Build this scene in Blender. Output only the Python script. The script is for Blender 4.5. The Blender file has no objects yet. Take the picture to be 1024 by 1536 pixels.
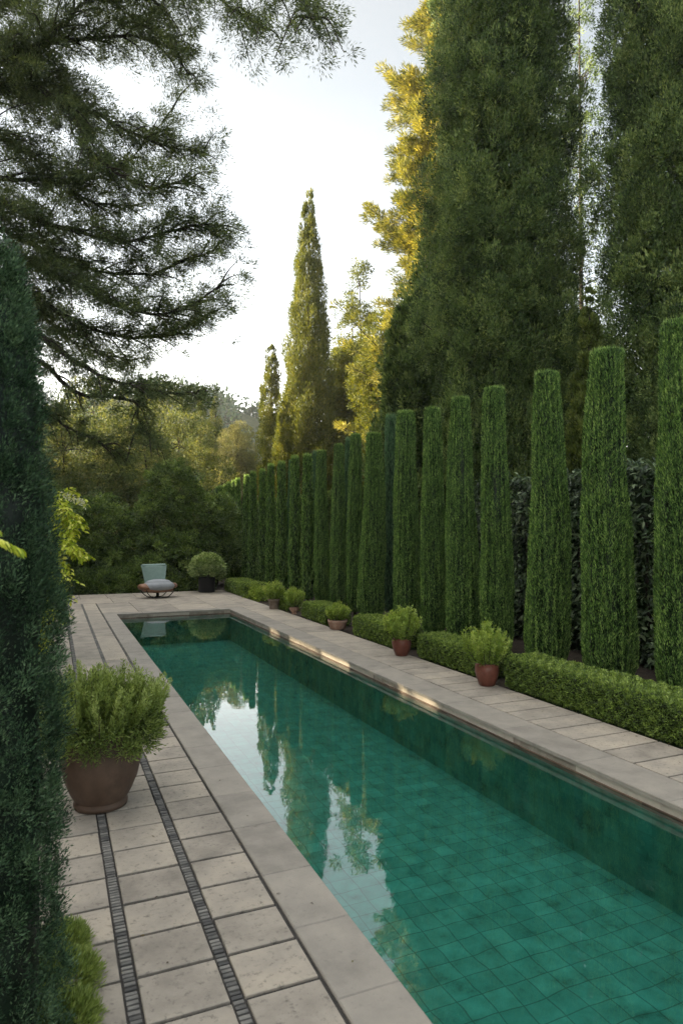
import bpy, math
import numpy as np
from mathutils import Vector

S = bpy.context.scene
COL = S.collection
PI = math.pi
R = math.radians

# ------------------------------------------------------------------ camera
F = 1000.0; YAW = R(23.37); PIT = R(1.66); CH = 2.0
CY, SY = math.cos(YAW), math.sin(YAW)

def at(u, v, d):
    """world point seen at photo pixel u,v at depth d (m) from the camera"""
    x = (u - 512) / F; y = -(v - 768) / F
    Y = y * math.cos(PIT) + math.sin(PIT); Z = -y * math.sin(PIT) + math.cos(PIT)
    k = d / Z
    return np.array([(x * CY + Z * SY) * k, (-x * SY + Z * CY) * k, CH + Y * k])

def gnd(u, v):
    x = (u - 512) / F; y = -(v - 768) / F
    Y = y * math.cos(PIT) + math.sin(PIT); Z = -y * math.sin(PIT) + math.cos(PIT)
    k = -CH / Y
    return np.array([(x * CY + Z * SY) * k, (-x * SY + Z * CY) * k, 0.0])

def onx(u, X):
    x = (u - 512) / F
    return X / (x * CY + SY) * (-x * SY + CY)

cam = bpy.data.cameras.new("camera")
cam.sensor_fit = 'VERTICAL'; cam.sensor_height = 36.0; cam.lens = 36.0 * F / 1536
cam.clip_start = 0.05; cam.clip_end = 3000
cam.dof.use_dof = True; cam.dof.focus_distance = 9.0; cam.dof.aperture_fstop = 4.5
co = bpy.data.objects.new("camera", cam); COL.objects.link(co)
co.location = (0, 0, CH); co.rotation_euler = (R(90) + PIT, 0, -YAW)
S.camera = co

# ------------------------------------------------------------------ light
HAZE = .00042
SUN_AZ, SUN_EL = R(-59), R(11)
w = bpy.data.worlds.new("World"); S.world = w; w.use_nodes = True
nt = w.node_tree; bg = nt.nodes['Background']; bg.inputs[1].default_value = 0.12
sk = nt.nodes.new('ShaderNodeTexSky'); sk.sky_type = 'NISHITA'; sk.sun_disc = False
sk.sun_elevation = SUN_EL; sk.sun_rotation = SUN_AZ; sk.dust_density = 1.6
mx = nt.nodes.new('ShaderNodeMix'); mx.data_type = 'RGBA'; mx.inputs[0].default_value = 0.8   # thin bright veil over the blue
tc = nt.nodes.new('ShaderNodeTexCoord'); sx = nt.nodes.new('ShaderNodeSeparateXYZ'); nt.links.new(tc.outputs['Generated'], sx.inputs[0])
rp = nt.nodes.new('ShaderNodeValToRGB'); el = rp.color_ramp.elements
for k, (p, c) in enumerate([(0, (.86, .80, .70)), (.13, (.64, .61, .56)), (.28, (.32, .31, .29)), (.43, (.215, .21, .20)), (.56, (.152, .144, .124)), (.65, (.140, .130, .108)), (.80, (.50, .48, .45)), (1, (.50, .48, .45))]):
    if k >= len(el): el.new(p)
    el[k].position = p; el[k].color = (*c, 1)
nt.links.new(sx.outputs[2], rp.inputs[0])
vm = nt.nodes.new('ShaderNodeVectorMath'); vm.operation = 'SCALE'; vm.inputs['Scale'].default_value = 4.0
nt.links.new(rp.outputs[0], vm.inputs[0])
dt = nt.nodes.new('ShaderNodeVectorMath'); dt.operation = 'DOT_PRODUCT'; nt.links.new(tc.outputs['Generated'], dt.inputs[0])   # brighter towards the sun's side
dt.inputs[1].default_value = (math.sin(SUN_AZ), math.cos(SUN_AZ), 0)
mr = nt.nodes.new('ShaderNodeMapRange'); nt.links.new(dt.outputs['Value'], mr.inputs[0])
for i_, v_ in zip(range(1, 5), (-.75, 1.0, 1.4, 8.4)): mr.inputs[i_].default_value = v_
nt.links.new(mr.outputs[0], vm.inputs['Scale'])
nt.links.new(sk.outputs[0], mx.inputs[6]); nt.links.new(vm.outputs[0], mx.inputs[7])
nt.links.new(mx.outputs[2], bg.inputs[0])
ld = bpy.data.lights.new("sun", 'SUN'); ld.energy = 2.7; ld.angle = R(0.6); ld.color = (1, .84, .58)
lo = bpy.data.objects.new("sun", ld); COL.objects.link(lo)
tos = Vector((math.sin(SUN_AZ) * math.cos(SUN_EL), math.cos(SUN_AZ) * math.cos(SUN_EL), math.sin(SUN_EL)))
lo.rotation_euler = tos.to_track_quat('Z', 'Y').to_euler(); lo.location = (-20, 20, 30)
vs = S.view_settings; vs.view_transform = 'Standard'; vs.look = 'None'; vs.gamma = 1; vs.exposure = 3.28
S.cycles.max_bounces = 7; S.cycles.transparent_max_bounces = 8
S.cycles.diffuse_bounces = 3; S.cycles.glossy_bounces = 3

# ------------------------------------------------------------------ object helpers
def tag(o, label=None, cat=None, group=None, kind=None):
    if label: o['label'] = label
    if cat: o['category'] = cat
    if group: o['group'] = group
    if kind: o['kind'] = kind
    return o

def thing(name, label, cat, loc=(0, 0, 0), rz=0, group=None):
    o = bpy.data.objects.new(name, None); COL.objects.link(o)
    o.location = loc; o.rotation_euler = (0, 0, rz); o.empty_display_size = .2
    return tag(o, label, cat, group)

class MB:
    """collects polygons as numpy chunks"""
    def __init__(s): s.v = []; s.f4 = []; s.f3 = []; s.a = []; s.n = 0; s.sm4 = []; s.sm3 = []
    def add(s, v, q=None, t=None, var=0.5, smooth=False):
        v = np.asarray(v, float).reshape(-1, 3)
        s.v.append(v)
        a = np.full(len(v), var) if np.isscalar(var) else np.asarray(var, float)
        s.a.append(a)
        if q is not None and len(q):
            q = np.asarray(q, int); s.f4.append(q + s.n); s.sm4.append(np.full(len(q), smooth))
        if t is not None and len(t):
            t = np.asarray(t, int); s.f3.append(t + s.n); s.sm3.append(np.full(len(t), smooth))
        s.n += len(v)
        return s
    def mesh(s, name, mat):
        me = bpy.data.meshes.new(name)
        v = np.concatenate(s.v); a = np.concatenate(s.a)
        q = np.concatenate(s.f4) if s.f4 else np.zeros((0, 4), int)
        t = np.concatenate(s.f3) if s.f3 else np.zeros((0, 3), int)
        me.vertices.add(len(v)); me.vertices.foreach_set('co', v.ravel())
        nl = q.size + t.size
        me.loops.add(nl); me.loops.foreach_set('vertex_index', np.concatenate([q.ravel(), t.ravel()]))
        npoly = len(q) + len(t); me.polygons.add(npoly)
        st = np.concatenate([np.arange(len(q)) * 4, q.size + np.arange(len(t)) * 3])
        me.polygons.foreach_set('loop_start', st)
        sm = np.concatenate(s.sm4 + s.sm3) if (s.sm4 or s.sm3) else np.zeros(0, bool)
        me.polygons.foreach_set('use_smooth', sm)
        me.update(calc_edges=True)
        at_ = me.attributes.new('var', 'FLOAT', 'POINT'); at_.data.foreach_set('value', a)
        if mat: me.materials.append(mat)
        return me
    def build(s, name, mat, parent=None, loc=None):
        o = bpy.data.objects.new(name, s.mesh(name, mat)); COL.objects.link(o)
        if parent: o.parent = parent
        if loc is not None: o.location = loc
        return o

def inst(name, me, parent=None, loc=None):
    o = bpy.data.objects.new(name, me); COL.objects.link(o)
    if parent: o.parent = parent
    if loc is not None: o.location = loc
    return o

def box(mb, x0, x1, y0, y1, z0, z1, ch=0.0, var=.5):
    c = ch
    v = [(x0, y0, z0), (x1, y0, z0), (x1, y1, z0), (x0, y1, z0),
         (x0, y0, z1 - c), (x1, y0, z1 - c), (x1, y1, z1 - c), (x0, y1, z1 - c)]
    q = [(0, 3, 2, 1), (0, 1, 5, 4), (1, 2, 6, 5), (2, 3, 7, 6), (3, 0, 4, 7)]
    if c > 0:
        v += [(x0 + c, y0 + c, z1), (x1 - c, y0 + c, z1), (x1 - c, y1 - c, z1), (x0 + c, y1 - c, z1)]
        q += [(4, 5, 9, 8), (5, 6, 10, 9), (6, 7, 11, 10), (7, 4, 8, 11), (8, 9, 10, 11)]
    else:
        q += [(4, 5, 6, 7)]
    mb.add(v, q, var=var)

def lathe(mb, prof, n=32, cx=0, cy=0, var=.5, cap=True, ex=1, ey=1):
    p = np.array(prof, float); th = np.linspace(0, 2 * PI, n, endpoint=False)
    v = np.stack([np.outer(p[:, 0], np.cos(th)) * ex + cx, np.outer(p[:, 0], np.sin(th)) * ey + cy,
                  np.repeat(p[:, 1][:, None], n, 1)], -1).reshape(-1, 3)
    k = len(p); q = []
    for i in range(k - 1):
        for j in range(n):
            q.append((i * n + j, i * n + (j + 1) % n, (i + 1) * n + (j + 1) % n, (i + 1) * n + j))
    mb.add(v, q, var=var, smooth=True)
    if cap:
        for r, z, d in ((p[0][0], p[0][1], -1), (p[-1][0], p[-1][1], 1)):
            if r > 1e-4:
                ring = np.stack([np.cos(th) * r * ex + cx, np.sin(th) * r * ey + cy, np.full(n, z)], 1)
                vv = np.vstack([ring, [[cx, cy, z]]])
                tr = [((j + 1) % n, j, n) if d < 0 else (j, (j + 1) % n, n) for j in range(n)]
                mb.add(vv, t=tr, var=var)

def tube(mb, pts, rad, n=6, var=.5):
    P = np.asarray(pts, float); k = len(P)
    rad = np.full(k, rad) if np.isscalar(rad) else np.asarray(rad, float)
    T = np.gradient(P, axis=0); T /= np.linalg.norm(T, axis=1)[:, None] + 1e-9
    a = np.array([0, 0, 1.]) if abs(T[0][2]) < .8 else np.array([1., 0, 0])
    A = np.cross(T, a); A /= np.linalg.norm(A, axis=1)[:, None] + 1e-9
    B = np.cross(T, A)
    th = np.linspace(0, 2 * PI, n, endpoint=False)
    v = P[:, None, :] + rad[:, None, None] * (A[:, None, :] * np.cos(th)[None, :, None] + B[:, None, :] * np.sin(th)[None, :, None])
    q = [(i * n + j, i * n + (j + 1) % n, (i + 1) * n + (j + 1) % n, (i + 1) * n + j) for i in range(k - 1) for j in range(n)]
    mb.add(v.reshape(-1, 3), q, var=var, smooth=True)

def smooth_path(pts, n=14):
    P = np.asarray(pts, float); k = len(P)
    if k < 3:
        t = np.linspace(0, 1, n)[:, None]; return P[0] * (1 - t) + P[-1] * t
    Q = np.vstack([2 * P[0] - P[1], P, 2 * P[-1] - P[-2]]); out = []
    for s in np.linspace(0, k - 1 - 1e-6, n):
        i = int(s); f = s - i; a, b, c, d = Q[i], Q[i + 1], Q[i + 2], Q[i + 3]
        out.append(.5 * (2 * b + (c - a) * f + (2 * a - 5 * b + 4 * c - d) * f * f + (3 * b - a - 3 * c + d) * f ** 3))
    return np.array(out)

def nrm(a): return a / (np.linalg.norm(a, axis=-1, keepdims=True) + 1e-9)

def blades(mb, rg, P, D, L, W, var, fold=0.0):
    """one pointed leaf (a folded diamond) per point"""
    n = len(P)
    D = nrm(D); Sd = nrm(np.cross(D, rg.normal(size=(n, 3))))
    L = np.asarray(L).reshape(-1, 1) * np.ones((n, 1)); W = np.asarray(W).reshape(-1, 1) * np.ones((n, 1))
    up = np.cross(Sd, D) * W * fold
    v = np.stack([P, P + D * L * .45 + Sd * W * .5 + up, P + D * L, P + D * L * .45 - Sd * W * .5 + up], 1).reshape(-1, 3)
    i = np.arange(n)[:, None] * 4
    mb.add(v, i + np.array([[0, 1, 2, 3]]), var=np.repeat(var, 4))

def leaves6(mb, rg, P, D, L, W, var, N=None):
    """broader leaf, folded on its midrib, tip curling down"""
    n = len(P); D = nrm(D)
    if N is None: N = rg.normal(size=(n, 3)) * .45 + np.array([0, 0, 1.])
    Sd = nrm(np.cross(D, N)); U = np.cross(Sd, D)
    L = np.asarray(L).reshape(-1, 1) * np.ones((n, 1)); W = np.asarray(W).reshape(-1, 1) * np.ones((n, 1))
    a = P; t = P + D * L - U * L * .18; m1 = P + D * L * .3; m2 = P + D * L * .68 - U * L * .04
    v = np.stack([a, m1 + Sd * W * .45 + U * W * .18, m2 + Sd * W * .42 + U * W * .15, t,
                  m2 - Sd * W * .42 + U * W * .15, m1 - Sd * W * .45 + U * W * .18, m1, m2], 1).reshape(-1, 3)
    i = np.arange(n)[:, None] * 8
    q = np.concatenate([i + np.array([[6, 1, 2, 7]]), i + np.array([[6, 7, 4, 5]])])
    t3 = np.concatenate([i + np.array([[0, 1, 6]]), i + np.array([[0, 6, 5]]), i + np.array([[7, 2, 3]]), i + np.array([[7, 3, 4]])])
    mb.add(v, q, t3, var=np.repeat(var, 8))

# ------------------------------------------------------------------ materials
def newmat(name):
    m = bpy.data.materials.new(name); m.use_nodes = True
    nt = m.node_tree
    for n in list(nt.nodes): nt.nodes.remove(n)
    out = nt.nodes.new('ShaderNodeOutputMaterial')
    return m, nt, out

def ramp(nt, src, stops):
    r = nt.nodes.new('ShaderNodeValToRGB'); e = r.color_ramp.elements
    while len(e) < len(stops): e.new(.5)
    for k, (p, c) in enumerate(stops): e[k].position = p; e[k].color = (*c, 1)
    nt.links.new(src, r.inputs[0]); return r.outputs[0]

def leafmat(name, cols, trans=.3, rough=.55, spec=.25, noise=0.6, nscale=1.2):
    m, nt, out = newmat(name)
    an = nt.nodes.new('ShaderNodeAttribute'); an.attribute_name = 'var'
    tc = nt.nodes.new('ShaderNodeTexCoord')
    nz = nt.nodes.new('ShaderNodeTexNoise'); nz.inputs['Scale'].default_value = nscale; nz.inputs['Detail'].default_value = 3
    nt.links.new(tc.outputs['Object'], nz.inputs[0])
    ma = nt.nodes.new('ShaderNodeMath'); ma.operation = 'MULTIPLY_ADD'
    nt.links.new(nz.outputs[0], ma.inputs[0]); ma.inputs[1].default_value = noise
    sb = nt.nodes.new('ShaderNodeMath'); sb.operation = 'SUBTRACT'
    nt.links.new(an.outputs['Fac'], sb.inputs[0]); sb.inputs[1].default_value = noise * .5
    nt.links.new(sb.outputs[0], ma.inputs[2])
    k = len(cols)
    c = ramp(nt, ma.outputs[0], [(i / (k - 1), cols[i]) for i in range(k)])
    p = nt.nodes.new('ShaderNodeBsdfPrincipled'); p.inputs['Roughness'].default_value = rough
    p.inputs['Specular IOR Level'].default_value = spec
    nt.links.new(c, p.inputs['Base Color'])
    if trans > 0:
        t = nt.nodes.new('ShaderNodeBsdfTranslucent')
        hs = nt.nodes.new('ShaderNodeMix'); hs.data_type = 'RGBA'; hs.blend_type = 'MULTIPLY'; hs.inputs[0].default_value = 1
        nt.links.new(c, hs.inputs[6]); hs.inputs[7].default_value = (1.5, 1.35, .6, 1)
        nt.links.new(hs.outputs[2], t.inputs[0])
        mix = nt.nodes.new('ShaderNodeMixShader'); mix.inputs[0].default_value = trans
        nt.links.new(p.outputs[0], mix.inputs[1]); nt.links.new(t.outputs[0], mix.inputs[2])
        nt.links.new(mix.outputs[0], out.inputs[0])
    else:
        nt.links.new(p.outputs[0], out.inputs[0])
    return m

def surf(name, cols, scale=6, detail=6, rough=.8, bump=.3, bdist=.01, var=0.0, spec=.3, metal=0, bscale=None, stain=None, coat=0):
    """noise-coloured solid; per-piece 'var' attribute shifts the colour"""
    m, nt, out = newmat(name)
    tc = nt.nodes.new('ShaderNodeTexCoord')
    nz = nt.nodes.new('ShaderNodeTexNoise'); nz.inputs['Scale'].default_value = scale; nz.inputs['Detail'].default_value = detail
    nz.inputs['Roughness'].default_value = .62
    nt.links.new(tc.outputs['Object'], nz.inputs[0])
    src = nz.outputs[0]
    if var:
        an = nt.nodes.new('ShaderNodeAttribute'); an.attribute_name = 'var'
        ma = nt.nodes.new('ShaderNodeMath'); ma.operation = 'MULTIPLY_ADD'
        nt.links.new(an.outputs['Fac'], ma.inputs[0]); ma.inputs[1].default_value = var
        sb = nt.nodes.new('ShaderNodeMath'); sb.operation = 'SUBTRACT'
        nt.links.new(src, sb.inputs[0]); sb.inputs[1].default_value = var * .5
        nt.links.new(sb.outputs[0], ma.inputs[2]); src = ma.outputs[0]
    k = len(cols)
    c = ramp(nt, src, [(.22 + .56 * i / (k - 1), cols[i]) for i in range(k)])
    if stain:
        n2 = nt.nodes.new('ShaderNodeTexNoise'); n2.inputs['Scale'].default_value = stain[0]; n2.inputs['Detail'].default_value = 8
        n2.inputs['Roughness'].default_value = .7
        nt.links.new(tc.outputs['Object'], n2.inputs[0])
        mr = nt.nodes.new('ShaderNodeMapRange'); mr.inputs[1].default_value = stain[1]; mr.inputs[2].default_value = stain[2]
        nt.links.new(n2.outputs[0], mr.inputs[0])
        mm = nt.nodes.new('ShaderNodeMix'); mm.data_type = 'RGBA'; nt.links.new(mr.outputs[0], mm.inputs[0])
        nt.links.new(c, mm.inputs[6]); mm.inputs[7].default_value = (*stain[3], 1); c = mm.outputs[2]
    p = nt.nodes.new('ShaderNodeBsdfPrincipled'); p.inputs['Roughness'].default_value = rough
    p.inputs['Specular IOR Level'].default_value = spec; p.inputs['Metallic'].default_value = metal
    p.inputs['Coat Weight'].default_value = coat
    nt.links.new(c, p.inputs['Base Color'])
    if bump:
        nb = nt.nodes.new('ShaderNodeTexNoise'); nb.inputs['Scale'].default_value = bscale or scale * 6; nb.inputs['Detail'].default_value = 6
        nt.links.new(tc.outputs['Object'], nb.inputs[0])
        b = nt.nodes.new('ShaderNodeBump'); b.inputs['Strength'].default_value = bump; b.inputs['Distance'].default_value = bdist
        nt.links.new(nb.outputs[0], b.inputs['Height']); nt.links.new(b.outputs[0], p.inputs['Normal'])
    nt.links.new(p.outputs[0], out.inputs[0])
    return m

M = {}
M['stone'] = surf('paving_stone', [(.17, .15, .125), (.295, .262, .215), (.40, .345, .27)], 3.2, 12, .75, .7, .006, var=.26, bscale=45, stain=(26, .54, .70, (.13, .115, .095)))
M['coping'] = surf('coping_stone', [(.17, .153, .13), (.25, .227, .192), (.31, .277, .23)], 4, 12, .7, .6, .005, var=.18, bscale=50, stain=(24, .58, .72, (.18, .165, .14)))
M['joint'] = surf('joint_mortar', [(.025, .024, .022), (.06, .055, .05)], 20, 5, .95, .5, .01)
M['sett'] = surf('dark_sett', [(.06, .058, .055), (.12, .115, .105), (.19, .18, .16)], 12, 5, .7, .4, .004, var=.6)
M['riser'] = surf('pool_riser_stone', [(.20, .17, .135), (.33, .29, .24), (.41, .36, .30)], 7, 6, .7, .4, .004, var=.5)
M['band'] = surf('terracotta_band', [(.07, .045, .03), (.17, .11, .075)], 9, 6, .6, .3, .003, var=.5)
M['soil'] = surf('soil', [(.012, .010, .007), (.035, .026, .018), (.06, .045, .03)], 8, 8, .95, .8, .03)
M['grass'] = surf('rough_grass', [(.015, .022, .008), (.03, .045, .015), (.05, .06, .02)], 1.5, 8, .95, .8, .05)
M['bark'] = surf('bark', [(.012, .010, .009), (.035, .028, .022), (.07, .055, .04)], 9, 8, .9, .9, .03, bscale=25)
M['potbrown'] = surf('brown_clay', [(.045, .027, .018), (.082, .052, .036), (.12, .08, .056)], 6, 8, .55, .25, .004, bscale=40, stain=(5, .55, .75, (.05, .032, .024)))
M['potred'] = surf('red_glazed_clay', [(.07, .022, .014), (.13, .045, .03), (.17, .07, .05)], 8, 6, .35, .2, .003, stain=(14, .6, .8, (.2, .13, .1)))
M['potpale'] = surf('pale_terracotta', [(.20, .11, .075), (.30, .18, .13), (.36, .25, .19)], 12, 6, .85, .35, .004, stain=(16, .55, .75, (.3, .28, .25)))
M['potgrey'] = surf('weathered_clay', [(.10, .07, .05), (.17, .13, .10), (.22, .18, .15)], 12, 6, .85, .35, .004, stain=(16, .55, .75, (.25, .2, .17)))
M['potblack'] = surf('black_planter', [(.012, .012, .013), (.022, .022, .023)], 8, 4, .5, .1, .002)
M['celadon'] = surf('pale_green_shell', [(.17, .25, .225), (.23, .32, .285), (.28, .37, .33)], 5, 6, .6, .1, .002, spec=.3)
M['cushion'] = surf('grey_fabric', [(.22, .235, .25), (.31, .325, .345)], 6, 6, .9, .4, .004, bscale=120)
M['leather'] = surf('tan_leather', [(.12, .055, .03), (.19, .095, .055), (.25, .13, .08)], 9, 5, .5, .3, .004)
M['metal'] = surf('dark_metal', [(.02, .018, .017), (.04, .036, .033)], 9, 3, .4, 0, metal=.8)

def leafset():
    M['l_column'] = leafmat('clipped_leaf', [(.005, .014, .005), (.048, .106, .026), (.150, .270, .062), (.35, .49, .14)], .25, .5, .3, .5, 3)
    M['l_column_blue'] = leafmat('clipped_leaf_blue', [(.014, .036, .018), (.055, .125, .06), (.11, .21, .10), (.18, .30, .15)], .25, .5, .3, .5, 3)
    M['l_box'] = leafmat('box_leaf', [(.016, .030, .008), (.085, .14, .028), (.20, .29, .058), (.36, .45, .12)], .25, .4, .4, .5, 4)
    M['l_fore'] = leafmat('fore_cypress', [(.004, .011, .005), (.020, .048, .024), (.062, .12, .060), (.17, .26, .14)], .15, .5, .3, .6, 6)
    M['l_cyp'] = leafmat('dark_cypress', [(.010, .022, .008), (.050, .088, .028), (.130, .192, .060), (.27, .33, .11)], .22, .6, .2, .6, .8)
    M['l_cyp2'] = leafmat('olive_cypress', [(.025, .04, .013), (.06, .09, .022), (.11, .145, .035), (.17, .20, .055)], .25, .6, .2, .6, .8)
    M['l_pine'] = leafmat('pine_needle', [(.03, .045, .026), (.07, .10, .055), (.125, .165, .085), (.20, .24, .115)], .5, .6, .2, .6, .7)
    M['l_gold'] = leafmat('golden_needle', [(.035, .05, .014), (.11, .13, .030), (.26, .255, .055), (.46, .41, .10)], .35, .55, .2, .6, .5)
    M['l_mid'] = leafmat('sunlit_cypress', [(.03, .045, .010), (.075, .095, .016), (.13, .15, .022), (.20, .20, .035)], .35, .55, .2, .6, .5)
    M['l_olive'] = leafmat('olive_leaf', [(.07, .08, .04), (.14, .15, .075), (.22, .225, .11), (.32, .31, .16)], .3, .6, .2, .5, .6)
    M['l_broad'] = leafmat('woodland_leaf', [(.04, .062, .024), (.09, .122, .046), (.155, .18, .07), (.25, .25, .105)], .35, .6, .2, .8, .35)
    M['l_dark'] = leafmat('dark_shrub_leaf', [(.012, .026, .009), (.06, .105, .028), (.14, .21, .055), (.26, .34, .10)], .25, .45, .3, .6, 1)
    M['l_herb'] = leafmat('rosemary_leaf', [(.025, .04, .012), (.10, .15, .036), (.20, .27, .07), (.34, .41, .15)], .3, .5, .3, .5, 5)
    M['l_bright'] = leafmat('bright_leaf', [(.04, .075, .014), (.13, .21, .032), (.24, .34, .06), (.38, .46, .12)], .35, .4, .4, .4, 6)
    M['l_yellow'] = leafmat('sun_tinted_leaf', [(.14, .22, .015), (.34, .43, .03), (.55, .60, .07), (.75, .76, .22)], .35, .45, .3, .4, 4)  # sunlight painted into the leaf colour of shrub and frond
    M['l_pale'] = leafmat('pale_shrub_leaf', [(.06, .10, .03), (.20, .29, .10), (.36, .45, .20), (.52, .58, .34)], .25, .5, .3, .4, 6)
    M['l_laurel'] = leafmat('laurel_leaf', [(.014, .03, .012), (.04, .075, .028), (.09, .14, .06), (.20, .26, .14)], .1, .42, .35, .4, 4)
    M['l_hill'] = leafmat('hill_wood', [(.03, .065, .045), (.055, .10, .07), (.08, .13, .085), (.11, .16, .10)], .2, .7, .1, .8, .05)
    M['l_flower'] = leafmat('cream_flower', [(.5, .5, .42), (.7, .7, .62)], .3, .6, .2, .2, 5)
leafset()

# ------------------------------------------------------------------ setting: ground, deck, pool
PX0, PX1, PY0, PY1 = 1.44, 4.22, -2.5, 17.0
ZW, ZF = -.11, -.80
rg = np.random.default_rng(7)

def frame_plane(name, mat, z, X0, X1, Y0, Y1, hx0, hx1, hy0, hy1):
    mb = MB()
    xs = [X0, hx0, hx1, X1]; ys = [Y0, hy0, hy1, Y1]
    for i in range(3):
        for j in range(3):
            if i == 1 and j == 1: continue
            mb.add([(xs[i], ys[j], z), (xs[i + 1], ys[j], z), (xs[i + 1], ys[j + 1], z), (xs[i], ys[j + 1], z)], [(0, 1, 2, 3)])
    return tag(mb.build(name, mat), kind='structure')

frame_plane('ground', M['grass'], -.06, -900, 900, -500, 1500, PX0 - .03, PX1 + .03, PY0 - .03, PY1 + .03)
frame_plane('planting_bed', M['soil'], -.045, -8, 14, -4, 34, PX0 - .028, PX1 + .028, PY0 - .028, PY1 + .028)
frame_plane('paving_base', M['joint'], -.014, -.35, 5.33, -2.8, 22.6, PX0 - .026, PX1 + .026, PY0 - .026, PY1 + .026)

mb = MB()
def slab(x0, x1, y0, y1, g=.0125, h=.0, v=None):
    j = rg.uniform(-.0022, .0022, 4)
    box(mb, x0 + g + j[0], x1 - g + j[1], y0 + g + j[2], y1 - g + j[3], -.03, h + rg.uniform(-.0014, .0014), .0035,
        rg.uniform(0, 1) if v is None else v)
y = -2.6
while y < 8.3:                                             # near part: three columns of slabs, pitch .32
    slab(-.32, .312, y + .01, y + .33); slab(.358, .727, y, y + .32); slab(.772, 1.13, y, y + .32); y += .32
yy = y
for x0, x1, st in ((-.02, .30, 1.7), (.358, .727, 1.45), (.772, 1.105, 1.25)):   # far part: long slabs
    y = yy
    while y < 19.6:
        if x0 < 0 and y > 16: break
        e = min(y + st * rg.uniform(.85, 1.1), 19.75); slab(x0, x1, y, e, .003 if x0 > 0 else .006); y = e
        if e > 19.7: break
y = 19.8
for row in (1.3, 1.45):                                    # far end of the terrace
    x = -.3
    while x < 5.3:
        e = min(x + rg.uniform(.75, 1.25), 5.33); slab(x, e, y, y + row, .006); x = e
    y += row
x = 1.13
while x < 5.3:
    e = min(x + rg.uniform(.8, 1.1), 5.33)
    if 5.33 - e < .4: e = 5.33
    slab(x, e, 17.34, 18.55, .005); slab(x, e, 18.55, 19.8, .006); x = e
y = -2.7
while y < 17.2:                                            # right walkway
    e = y + (.352 if y < 9.5 else .70); e = min(e, 17.34)
    slab(4.61, 5.33, y, e, .011 if y < 9.5 else .005); y = e
    if e > 17.3: break
tag(mb.build('paving', M['stone']), kind='structure')

mb = MB()                                                  # coping: overhangs the riser by 25 mm
def cop(x0, x1, y0, y1):
    j = rg.uniform(-.0012, .0012)
    box(mb, x0, x1, y0, y1, -.036, .002 + j, .006, rg.uniform(0, 1))
y = -2.4
while y < 16.95:
    st = rg.uniform(.55, .72) if y < 9 else rg.uniform(.9, 1.2)
    e = min(y + st, 17.0)
    if 17 - e < .3: e = 17.0
    cop(1.134 + .004, PX0, y + .0015, e - .0015); y = e
y = -2.4
while y < 16.95:
    e = min(y + rg.uniform(.9, 1.15), 17.0)
    if 17 - e < .3: e = 17.0
    cop(PX1 - .022, 4.604, y + .0015, e - .0015); y = e
x = 1.138
for e in (2.05, 3.0, 3.95, 4.604):
    cop(x + .0015, e - .0015, 17.0 - .02, 17.335); x = e
for e0, e1 in ((1.138, 2.4), (2.4, 3.5), (3.5, 4.604)): cop(e0, e1, -2.75, -2.42)
tag(mb.build('pool_coping', M['coping']), kind='structure')

mb = MB()                                                  # dark sett strips
for x0, x1, ya, yb in ((.306, .364, -2.6, 19.6), (.721, .778, -2.6, 19.7), (1.108, 1.132, 8.4, 19.7)):
    y = ya
    rails = .003
    while y < yb:
        e = y + .031 + rg.uniform(-.002, .002)
        box(mb, x0 + rails + rg.uniform(0, .003), x1 - rails - rg.uniform(0, .003), y + .0055, e - .0055, -.03, -.004 + rg.uniform(-.003, .002), .0025, rg.uniform(0, 1)); y = e
tag(mb.build('sett_strip', M['sett']), kind='structure')
mb = MB()                                                  # bark mulch chips packed in the slab joints
# riser under the coping and terracotta band at the water line
mb = MB()
def wallrun(mb, axis, c, a0, a1, z0, z1, t, side, st):
    y = a0
    while y < a1 - .01:
        e = min(y + rg.uniform(.85, 1.15) * st, a1); v = rg.uniform(0, 1)
        if axis == 'x': box(mb, min(c, c + t * side), max(c, c + t * side), y + .001, e - .001, z0, z1, .0015, v)
        else: box(mb, y + .001, e - .001, min(c, c + t * side), max(c, c + t * side), z0, z1, .0015, v)
        y = e
wallrun(mb, 'x', PX1, PY0, PY1, -.099, -.037, .02, 1, 1.0)
wallrun(mb, 'x', PX0 - .004, PY0, PY1, -.099, -.037, .02, -1, 1.0)
wallrun(mb, 'y', PY1, PX0, PX1, -.099, -.037, .02, 1, .9)
wallrun(mb, 'y', PY0, PX0, PX1, -.099, -.037, .02, -1, .9)
tag(mb.build('pool_riser', M['riser']), kind='structure')
mb = MB()
wallrun(mb, 'x', PX1 - .008, PY0, PY1, -.14, -.1005, .025, 1, .5)
wallrun(mb, 'x', PX0 - .003, PY0, PY1, -.14, -.1005, .02, -1, .5)
wallrun(mb, 'y', PY1 - .008, PX0, PX1, -.14, -.1005, .025, 1, .5)
wallrun(mb, 'y', PY0, PX0, PX1, -.14, -.1005, .02, -1, .5)
tag(mb.build('waterline_band', M['band']), kind='structure')

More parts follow.
